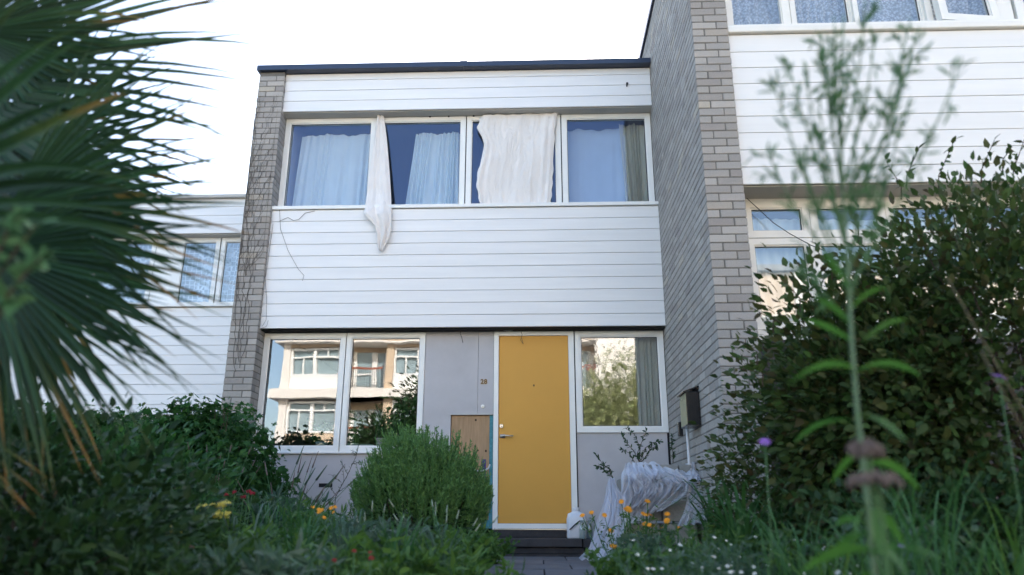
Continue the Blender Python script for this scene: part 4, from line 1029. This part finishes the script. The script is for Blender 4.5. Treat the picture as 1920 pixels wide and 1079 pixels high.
flower_clump('marigold_plant', 'few orange marigolds right of the main marigold plant', 1255, 985, -3.1, 4, .07, 'orange', .02, 88, dome=.02, lm=40)
flower_clump('marigold_plant', 'single low marigold plant leaning over the path', 1152, 1028, -3.4, 2, .02, 'orange', .024, 89, dome=.01, lm=60)

# dead creeper stems on the left wall and boards
cs = empty('dead_creeper', (-.1, -.23, 1.0)); tag(cs, 'bare dead creeper stems climbing the left brick wall', 'climbing plant')
q = np.random.default_rng(91); b = MB(); O = np.array(cs.location)
def walk(px, py, Y, n, dx, dy, jit, r, parent_b, depth=0, lim=(0, 9999)):
    pts = []
    for i in range(n):
        if py < 175: break
        pts.append(at(px, py, Y)-O); px += dx+q.normal()*jit; py += dy+q.normal()*abs(jit)*.6; px = min(max(px, lim[0](py)), lim[1](py)) if callable(lim[0]) else px
        if depth < 2 and q.random() < .085: walk(px, py, Y, n//2, dx+q.normal()*3.2, dy*.8, jit, r*.7, parent_b, depth+1, lim)
    if len(pts) > 2: parent_b.tube(pts, r, 4, r*.5)
left = lambda y: 483-(y-130)*.109+4; right = lambda y: 533-(y-130)*.102-5
for s_ in range(7): walk(445+q.uniform(-5, 25), 640+q.uniform(-180, 60), -.232, 36, .9, -11, 2.4, .0034, b, 0, (left, right))
b.build('stem', M['stem_dead'], cs)
cs2 = empty('dead_creeper', (.4, -.17, 3.4)); tag(cs2, 'thin dead creeper strand trailing down over the white boards at the left', 'climbing plant'); b = MB(); O = np.array(cs2.location)
for pl, r in (([(524, 415), (540, 408), (550, 414), (560, 412), (572, 400), (590, 396)], .003), ([(524, 392), (526, 430), (540, 470), (552, 492), (560, 506), (570, 517), (567, 527)], .0022), ([(497, 520), (500, 560), (499, 600), (492, 612)], .002), ([(512, 420), (505, 470), (498, 520)], .002)):
    b.tube([at(*p, -.168)-O for p in pl], r, 4)
b.build('stem', M['stem_dead'], cs2)

# ------------------------------------------------------------------ block planter with net, right of the door
pl = empty('stone_planter', (4.35, -1.15, .0)); tag(pl, 'low stack of weathered grey stone blocks against the side wall, half hidden by white net', 'planter')
random.seed(5)
for r_, z in enumerate((.02, .22, .42, .62, .80)):
    x = 4.02 if r_ < 4 else 4.22; h = .19 if r_ < 4 else .13
    while x < 4.66:
        w_ = min(random.uniform(.26, .36), 4.68-x)
        MB().box(x-4.35, x+w_-.012-4.35, -.23+random.uniform(-.015, .015)+(.06 if r_ == 4 else 0), .25, z, z+h-.012).build('block', M['block'], pl, bevel=.014)
        x += w_
MB().box(-.3, .3, -.1, .24, .70, .79).build('planter_soil', M['soil'], pl)
net = empty('white_net', (4.2, -1.4, .06)); tag(net, 'white tulle net draped over the stone blocks and trailing down to the path', 'netting')
O = np.array(net.location)
def netsheet(rows, seed, nx=60, nz=60, amp=.03, wv=7):
    q = np.random.default_rng(seed); rows = np.array([list(r_)+[r_[4]]*(6-len(r_)) for r_ in rows], float); t = np.linspace(0, 1, len(rows)); tt = np.linspace(0, 1, nz)
    R = np.stack([np.interp(tt, t, rows[:, k]) for k in range(rows.shape[1])], 1); P = np.zeros((nz, nx, 3)); ph = q.uniform(0, 6, 4)
    for i in range(nz):
        A = at(R[i, 0], R[i, 1], R[i, 4]); Bp = at(R[i, 2], R[i, 3], R[i, 5] if R.shape[1] > 5 else R[i, 4])
        u = np.linspace(0, 1, nx)
        P[i] = A+(Bp-A)*u[:, None]
        P[i, :, 1] -= amp*(np.sin(wv*6.283*(u+.06*np.sin(5*u+4*tt[i]+ph[1]))+ph[0]+3.5*tt[i])+.6*np.sin(wv*2.3*6.283*u+ph[1]-2*tt[i])+.5*math.sin(tt[i]*7+ph[2]))
        P[i, :, 2] += .45*amp*np.sin(wv*4.1*u+ph[3]+7*tt[i]+2*np.sin(9*u+ph[2])); P[i, :, 0] += .012*np.sin(14*tt[i]+11*u+ph[2])*math.sin(3.14*tt[i])
    return grid_mesh('net_layer', P-O, M['net'], net)
netsheet([(1172, 872, 1226, 868, -1.2, -1.25), (1168, 890, 1245, 885, -1.42), (1162, 920, 1262, 915, -1.45), (1150, 950, 1235, 945, -1.47), (1140, 985, 1215, 975, -1.5)], 1)
netsheet([(1175, 870, 1235, 870, -1.2, -1.25), (1172, 890, 1262, 884, -1.45), (1185, 915, 1300, 905, -1.48), (1190, 940, 1290, 925, -1.5), (1195, 965, 1240, 955, -1.5)], 2, amp=.04)
netsheet([(1142, 897, 1148, 898, -1.42), (1133, 930, 1170, 930, -1.46), (1122, 970, 1175, 975, -1.5), (1110, 1010, 1170, 1015, -1.56), (1100, 1036, 1160, 1042, -1.62), (1085, 1049, 1150, 1051, -1.75)], 3, amp=.025, wv=4)
netsheet([(1146, 897, 1152, 898, -1.40), (1138, 940, 1160, 940, -1.46), (1118, 990, 1165, 995, -1.52), (1098, 1045, 1140, 1049, -1.65)], 4, amp=.025, wv=3)
netsheet([(1225, 885, 1300, 882, -1.4), (1222, 900, 1308, 893, -1.46), (1250, 915, 1315, 905, -1.48)], 5, amp=.04)
netsheet([(1285, 868, 1306, 868, -1.2), (1290, 900, 1315, 895, -1.44), (1290, 940, 1325, 940, -1.46), (1270, 985, 1335, 980, -1.5)], 6, amp=.02, wv=4)
netsheet([(1175, 872, 1222, 869, -1.25), (1178, 895, 1240, 890, -1.5), (1170, 930, 1230, 925, -1.5), (1165, 955, 1205, 950, -1.5)], 8, amp=.04, wv=9)
# twiggy olive-like shrub in the planter
os_ = empty('olive_shrub', (4.2, -.9, .75)); tag(os_, 'sparse small leaved shrub growing behind the white net under the window', 'bush'); O = np.array(os_.location)
b = MB(); P = []; D = []; q = np.random.default_rng(95)
for pix in ([(1200, 870), (1188, 845), (1172, 828), (1165, 815)], [(1200, 870), (1200, 840), (1190, 815), (1172, 803)], [(1200, 870), (1210, 840), (1225, 830), (1238, 828)], [(1200, 870), (1195, 850), (1205, 825), (1212, 808)], [(1200, 870), (1216, 850), (1222, 838), (1234, 842)],
            [(1150, 898), (1142, 880), (1130, 870), (1118, 853)], [(1150, 898), (1138, 886), (1130, 878), (1120, 874)], [(1262, 868), (1262, 850), (1259, 832), (1261, 818)], [(1190, 868), (1180, 850), (1163, 842)]):
    pts = [at(*p, -.95) for p in pix]; b.tube([p-O for p in pts], .004, 4, .0015)
    for a0, a1 in zip(pts[:-1], pts[1:]):
        for t in np.linspace(.3, 1, 11): P.append(a0*(1-t)+a1*t); D.append(norm(a1-a0)*.6+q.normal(size=3)*.7)
b.build('twigs', M['wood'], os_)['kind'] = 'stuff'; scatter('leaves', np.array(P), np.array(D), .042, M['olive'], os_, 'lance', wide=2, kind='stuff')

# strap leaves and others on the right
c = at(1400, 1000, -4.3)
grass_tuft('strap_leaved_clump', 'clump of arching strap leaves between the net and the tall weed', (c[0], -4.2, .05), 60, .55, .42, 'strap', 101, .011, parts=True, cat_='plant')
c = at(1350, 980, -3.2); grass_tuft('strap_leaved_clump', 'strap leaves leaning towards the white net', (c[0], -3.2, .05), 45, .62, .5, 'strap', 102, .012, parts=True, cat_='plant')
c = at(1480, 980, -4.2); grass_tuft('strap_leaved_clump', 'darker strap leaves at the foot of the bronze shrub', (c[0], -4.0, .05), 50, .5, .4, 'strap', 103, .010, parts=True, cat_='plant')
shrub('tangled_shrub', 'fine tangled grey green shrub against the corner of the side wall', 'bush', (4.62, -3.5, .45), (.36, .42, .5), 420, 8, .06, .03, 'shrub', 'lance', 111, shell=.3, wide=2)
shrub('tangled_shrub', 'dark low growth beneath the bronze shrub', 'bush', (5.0, -5.2, .25), (.75, .45, .42), 700, 8, .06, .045, 'darkleaf', 'ovate', 112, shell=.3)
for j, (px, py, Y, lbl) in enumerate(((1250, 1010, -4.0, 'low bright green clump below the marigolds'), (1330, 1000, -4.4, 'low green plant in front of the strap leaves'), (1420, 1030, -5.0, 'leafy plant among the white daisies'), (1190, 1050, -4.6, 'small plant at the right edge of the path'),
                                      (1290, 1045, -5.2, 'blurred daisy foliage at the bottom edge'), (1560, 1010, -5.2, 'blurred green plant at the foot of the tall weed'), (1700, 990, -5.4, 'dark grass and leaves at the bottom right'))):
    c = at(px, py, Y); sprig_plant('meadow_perennial', lbl, 'plant', (c[0], Y, .03), 60, max(.16, c[2]), .3, 'meadow' if j % 2 else 'grey_leaf', 26, .045, 'ovate' if j % 3 == 0 else 'lance', seed=300+j, group='plants in the right bed')
# ground cover with daisies
q = np.random.default_rng(121)
n = 26000; X = q.uniform(2.0, 6.2, n); Y = q.uniform(-6.6, -1.8, n); k = (X > 3.95) | (X < 2.7); X, Y = X[k], Y[k]
Z = .03+.16*q.random(len(X))*np.where((X > 4) & (Y < -3), 1.25, .6)
scatter('ground_cover', np.stack([X, Y, Z], 1), q.normal(size=(len(X), 3))+np.array([0, 0, .8]), .04*q.uniform(.5, 1.3, len(X)), M['meadow'], None, 'ovate'); bpy.data.objects['ground_cover']['label'] = 'low green ground cover filling the beds'; bpy.data.objects['ground_cover']['category'] = 'ground cover'
n = 12000; X = q.uniform(-2.5, 2.7, n); Y = q.uniform(-7, -1, n); Z = .03+.12*q.random(n)
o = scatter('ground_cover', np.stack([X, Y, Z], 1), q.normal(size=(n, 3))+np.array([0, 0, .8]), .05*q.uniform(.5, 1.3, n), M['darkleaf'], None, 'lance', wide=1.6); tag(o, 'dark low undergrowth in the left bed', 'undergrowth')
dz = empty('daisy_patch', (4.2, -5.0, 0)); tag(dz, 'patch of small white daisies blooming at the bottom right', 'flowers')
for i in range(60):
    px = q.uniform(1150, 1620); py = q.uniform(1000, 1079) if px < 1550 else q.uniform(1030, 1079); Yd = -4.2-1.4*(py-1000)/79+q.normal()*.25; p = at(px, py, Yd)
    if p[2] < .05: continue
    head('daisy', p-np.array(dz.location), np.array([q.normal()*.3, -.4, 1]), q.uniform(.007, .012), dz, q, name='daisy')
b = MB()
for i in range(160):
    px = q.uniform(1150, 1600); Yd = q.uniform(-5.4, -4.2); p = at(px, q.uniform(1010, 1079), Yd)-np.array(dz.location); b.tube([(p[0], p[1], 0), p], .0015, 3)
b.build('stems', M['stem_green'], dz)['kind'] = 'stuff'
# long grass, bottom right
for j, (px, Y) in enumerate(((1560, -5.9), (1660, -6.1), (1760, -6.0), (1850, -6.2), (1900, -5.7), (1700, -5.5), (1800, -5.3), (1500, -5.6))):
    c = at(px, 1050, Y); grass_tuft('grass_tuft', ['long blurred grass left of the tall weed foot', 'grass tuft just right of the tall weed', 'arching grass at the lower right', 'grass tuft near the right frame edge', 'grass in the bottom right corner', 'grass behind the tall weed', 'grass tuft under the bronze shrub', 'short grass beside the daisies'][j],
        (c[0], Y, .05), 34, .38+.08*(j % 3), .55, 'strap' if j % 4 else 'meadow', 130+j, .0032, group='long grass at the lower right')

# ------------------------------------------------------------------ tall weed close to the lens
wd = empty('tall_weed', (at(1640, 1079, -7.0)[0], -7.0, .02)); tag(wd, 'tall blurred weed with feathery branching top and bright toothed lower leaves, close to the camera', 'weed')
O = np.array(wd.location); q = np.random.default_rng(141); YW = -7.0
stem = [at(*p, YW) for p in ((1650, 1200), (1636, 1040), (1622, 900), (1608, 780), (1597, 640), (1590, 500), (1580, 380), (1577, 250), (1578, 120), (1582, 30))]
MB().tube([p-O for p in [stem[0]*[1, 1, 0]+[0, 0, .02]]+stem], .0065, 8, .002).build('stem', mat('weed_stem', (.12, .2, .11), rough=.6), wd, smooth=True)
def on_stem(py): 
    ys = [1200, 1040, 900, 780, 640, 500, 380, 250, 120, 30]; xs = [1650, 1636, 1622, 1608, 1597, 1590, 1580, 1577, 1578, 1582]
    return np.interp(-py, [-y for y in ys], xs)
b = MB(); P = []; D = []
br = [(560, 1435, 190), (520, 1455, 260), (500, 1500, 300), (600, 1530, 420), (470, 1510, 150), (420, 1490, 110), (540, 1760, 160), (480, 1700, 130), (430, 1720, 70), (380, 1690, 60), (560, 1690, 240), (500, 1655, 330), (350, 1640, 70), (330, 1540, 70), (300, 1560, 40), (280, 1610, 20), (400, 1650, 190), (450, 1540, 200), (250, 1560, 90), (360, 1520, 120), (420, 1620, 260), (520, 1620, 330), (220, 1605, 60)]
for py, ex, ey in br:
    x0 = on_stem(py); A = at(x0, py, YW); dz_ = q.normal()*.05; E = at(ex, ey, YW)+np.array([0, dz_, 0]); Mid = A*.5+E*.5+np.array([0, dz_*.3, -.02])+RT*np.sign(ex-x0)*.012
    pts = [(1-t)**2*A+2*t*(1-t)*Mid+t*t*E for t in np.linspace(0, 1, 8)]; b.tube([p-O for p in pts], .0026, 5, .001)
    ln = np.linalg.norm(E-A)
    for j in range(int(6+ln*55)):
        t = q.uniform(.12, 1); p = (1-t)**2*A+2*t*(1-t)*Mid+t*t*E; P.append(p); D.append(norm(E-A)*1.0+q.normal(size=3)*.34)
    for j in range(int(3+ln*10)):            # side twigs with leaf tufts
        t = q.uniform(.35, 1); p = (1-t)**2*A+2*t*(1-t)*Mid+t*t*E; d = norm(norm(E-A)+q.normal(size=3)*.6)*q.uniform(.02, .05); b.tube([p-O, p+d-O], .0012, 4)
        for s_ in range(7): P.append(p+d*q.uniform(.2, 1)); D.append(norm(d)+q.normal(size=3)*.5)
b.build('branches', M['weed'], wd)['kind'] = 'stuff'
scatter('upper_leaves', np.array(P), np.array(D), .032*q.uniform(.5, 1.2, len(P)), M['weed'], wd, 'lance', wide=.75)
# lower toothed leaves, each a part
def big_leaf(x0, y0, x1, y1, droop, wdt, m='lush'):
    A = at(x0, y0, YW+q.normal()*.02); E = at(x1, y1, YW+q.normal()*.12); wdt *= .72; Mid = (A+E)/2+np.array([0, 0, droop*q.uniform(.4, 1.1)]); K = 15; V = []
    for j in range(K):
        t = j/(K-1); p = (1-t)**2*A+2*t*(1-t)*Mid+t*t*E; w_ = wdt*math.sin(math.pi*min(1, t*.92+.06))**.8*(1+.22*(j % 2)); side = norm(np.cross(norm(E-A), fw+np.array([0, 0, .6])))
        V += [p-side*w_-O, p-O+np.array([0, 0, -.3*w_]), p+side*w_-O]
    f = []
    for j in range(K-1): a = j*3; f += [(a, a+1, a+4, a+3), (a+1, a+2, a+5, a+4)]
    return MB().add(V, f).build('leaf', M[m], wd, smooth=True)
for a in ((1598, 640, 1510, 600, .03, .008), (1600, 690, 1480, 720, .05, .010), (1600, 700, 1725, 705, .05, .010), (1608, 790, 1490, 830, .04, .010), (1606, 780, 1700, 830, .05, .010), (1615, 850, 1560, 905, .02, .009),
          (1622, 875, 1725, 920, .06, .010), (1620, 640, 1700, 600, .02, .008), (1596, 610, 1530, 560, .02, .007), (1625, 940, 1600, 1010, .02, .010), (1625, 960, 1700, 1030, .04, .010), (1593, 540, 1540, 470, .01, .006), (1630, 1000, 1560, 1050, .03, .014), (1632, 1010, 1700, 1079, .03, .014), (1628, 980, 1570, 985, .03, .014), (1632, 1030, 1500, 1075, .04, .016), (1634, 1040, 1760, 1050, .05, .016), (1636, 1070, 1600, 1120, .01, .016), (1630, 960, 1660, 1040, .0, .014), (1595, 580, 1660, 540, .02, .006)):
    big_leaf(*a)
# brown dried heads beside the weed
for j, (px, py, rx, lbl) in enumerate(((1622, 848, .024, 'blurred brown dried flower head against the tall weed stem, upper one'), (1640, 905, .038, 'wide blurred brown dried flower head against the tall weed stem, lower one'))):
    c = at(px, py, -7.15); root = empty('dried_flower', (c[0], -7.15, .02)); tag(root, lbl, 'flower', 'dried flower heads')
    z0 = c[2]-.02; MB().tube([(0, 0, 0), (0.005, 0, z0)], .003, 6).build('stem', M['stem_green'], root)
    b = MB()
    for i in range(90):
        a = q.uniform(0, 6.283); r = rx*math.sqrt(q.random()); p = np.array([math.cos(a)*r, math.sin(a)*r, z0+q.normal()*.004+.01*(1-(r/rx)**2)]); s = .005
        b.add([p+(s, 0, 0), p+(0, s, 0), p-(s, 0, 0), p-(0, s, 0), p+(0, 0, s*1.5), p-(0, 0, s*1.5)], [(0, 1, 4), (1, 2, 4), (2, 3, 4), (3, 0, 4), (1, 0, 5), (2, 1, 5), (3, 2, 5), (0, 3, 5)])
    b.build('flower_head', M['brownhead'], root)
# purple knapweeds on thin stems
for j, (px, py, Y, s, lbl) in enumerate(((1434, 830, -6.2, .017, 'purple knapweed flower on a pale stem left of the tall weed'), (1872, 708, -6.4, .020, 'blurred purple flower near the right edge'), (1690, 1025, -6.2, .010, 'tiny mauve flower low in the right grass'))):
    c = at(px, py, Y); root = empty('knapweed', (c[0]-.02, Y, .02)); tag(root, lbl, 'flower', 'purple knapweeds')
    p = np.array([.02, 0, c[2]-.02]); MB().tube([(-.05, 0, 0), (.012, 0, p[2]*.6), p], .0016, 6).build('stem', M['stem_green'], root, smooth=True)
    head('purplef', p, np.array([0, -.2, 1.]), s*1.15, root, q); MB().lathe([(.001, -s*.9), (s*.5, -s*.6), (s*.45, 0)], tuple(p), 10).build('calyx', M['stem_green'], root)
for j, (a, e_, Y, lbl) in enumerate((((1775, 520), (1935, 800), -6.7, 'dry straw stalk slanting down through the right side'), ((1840, 660), (1930, 830), -6.9, 'pale straw stalk near the right frame edge'))):
    A, E = at(*a, Y), at(*e_, Y); gd = E+norm(E-A)*.9; gd[2] = max(gd[2], .02) if j < 2 else gd[2]
    o = MB().tube([A-E, (0, 0, 0), gd-E], .0017, 6).build('dry_stalk', M['straw'], smooth=True); o.location = E; tag(o, lbl, 'stalk', 'dry stalks')

# blurred sprig at the left frame edge, near the lens
sp = empty('garden_shrub', (at(-60, 1079, -7.2)[0], -7.2, .02)); tag(sp, 'blurred light green sprig of round leaves at the left frame edge', 'bush'); O = np.array(sp.location); q = np.random.default_rng(151); b = MB(); P = []; D = []
for pix in ([(-60, 1000), (-50, 700), (-20, 540), (30, 470), (70, 420)], [(-50, 650), (10, 560), (60, 500), (95, 470)], [(-20, 540), (0, 470), (20, 420), (40, 400)], [(-50, 680), (0, 590), (30, 560)]):
    pts = [at(*p, -7.2) for p in pix]; b.tube([p-O for p in pts], .004, 5, .0015)
    for a0, a1 in zip(pts[1:-1], pts[2:]):
        for t in np.linspace(.1, 1, 9): P.append(a0*(1-t)+a1*t); D.append(norm(a1-a0)*.5+q.normal(size=3)*.9)
b.build('twigs', M['wood'], sp); scatter('leaves', np.array(P), np.array(D), .036*q.uniform(.6, 1.2, len(P)), M['weed'], sp, 'ovate', kind=None, split=60)

# ------------------------------------------------------------------ plants and pots inside the ground floor window
for j, (px, rr, hh, m_, lbl) in enumerate(((662, .062, .085, 'pot', 'small sage green pot on the inner window sill, left of three'), (686, .09, .07, 'pot', 'wide shallow sage green pot in the middle of the inner window sill'), (714, .062, .14, 'potw', 'mottled stone coloured pot on the inner window sill'), (603, .07, .1, 'pot', 'pot with a bushy plant behind the left ground floor pane'))):
    c = at(px, 836, .24); o = MB().lathe([(rr*.75, 0), (rr, hh*.9), (rr, hh), (rr*.9, hh), (rr*.88, hh*.8)], (0, 0, 0), 20).build('plant_pot', M[m_], smooth=False)
    o.location = (c[0], .24, 1.1705); tag(o, lbl, 'pot', 'pots on the inner window sill')
q = np.random.default_rng(161)
def indoor(px, top, label, kind, seed):
    c = at(px, 836, .24); t = at(px, top, .24)[2]-1.25
    if kind == 'd': r = grass_tuft('house_plant', label, (c[0], .26, 1.25), 70, t, .3, 'darkleaf', seed, .008, cat_='house plant')
    else: r = sprig_plant('house_plant', label, 'house plant', (c[0], .3, 1.2), 26, t, .16, 'darkleaf', 22, .07, 'ovate', seed=seed)
indoor(604, 782, 'bushy dark house plant behind the left ground floor pane', 'b', 1); indoor(662, 775, 'dark spiky house plant in the left pot of the row', 'd', 2); indoor(714, 760, 'tall spiky house plant in the mottled pot', 'd', 3); indoor(758, 745, 'dense tall house plant at the right edge of the window', 'b', 4); indoor(740, 770, 'leafy house plant beside the tall spiky one', 'b', 5)

# ------------------------------------------------------------------ trees behind the camera (mirrored in the glass)
def tree(label, x, y, h, r, m, seed, n=1300):
    root = empty('garden_tree', (x, y, 0)); tag(root, label, 'tree', 'trees across the garden, mirrored in the glass')
    MB().tube([(0, 0, 0), (.05, 0, h*.4), (0, .05, h*.75)], .12, 8, .04).build('trunk', M['wood'], root)
    q = np.random.default_rng(seed); P, D = ellip(n, (x, y, h*.58), (r, r*.8, h*.42), .3, seed, amp=.5, lumps=14); P2, D2 = clumps(P, D, 10, .22, q); D2[:, 2] -= .5
    scatter('crown', P2, D2, .17*q.uniform(.6, 1.2, len(P2)), M[m], root, 'lance', wide=1.6)
tree('pale willowy tree mirrored in the window beside the yellow door', 5.6, -13.0, 4.7, 1.5, 'willow', 171)
tree('dark tree mirrored at the right end of the left ground floor window', .55, -9.6, 3.5, .75, 'darkleaf', 172, 900)
tree('low dark tree mirrored at the lower left of the ground floor window', -8.5, -19, 1.9, 1.3, 'vine', 173, 600)
tree('dark bush mirrored low in the right pane of the ground floor window', -.7, -10.4, 2.7, .8, 'darkleaf', 174, 900)
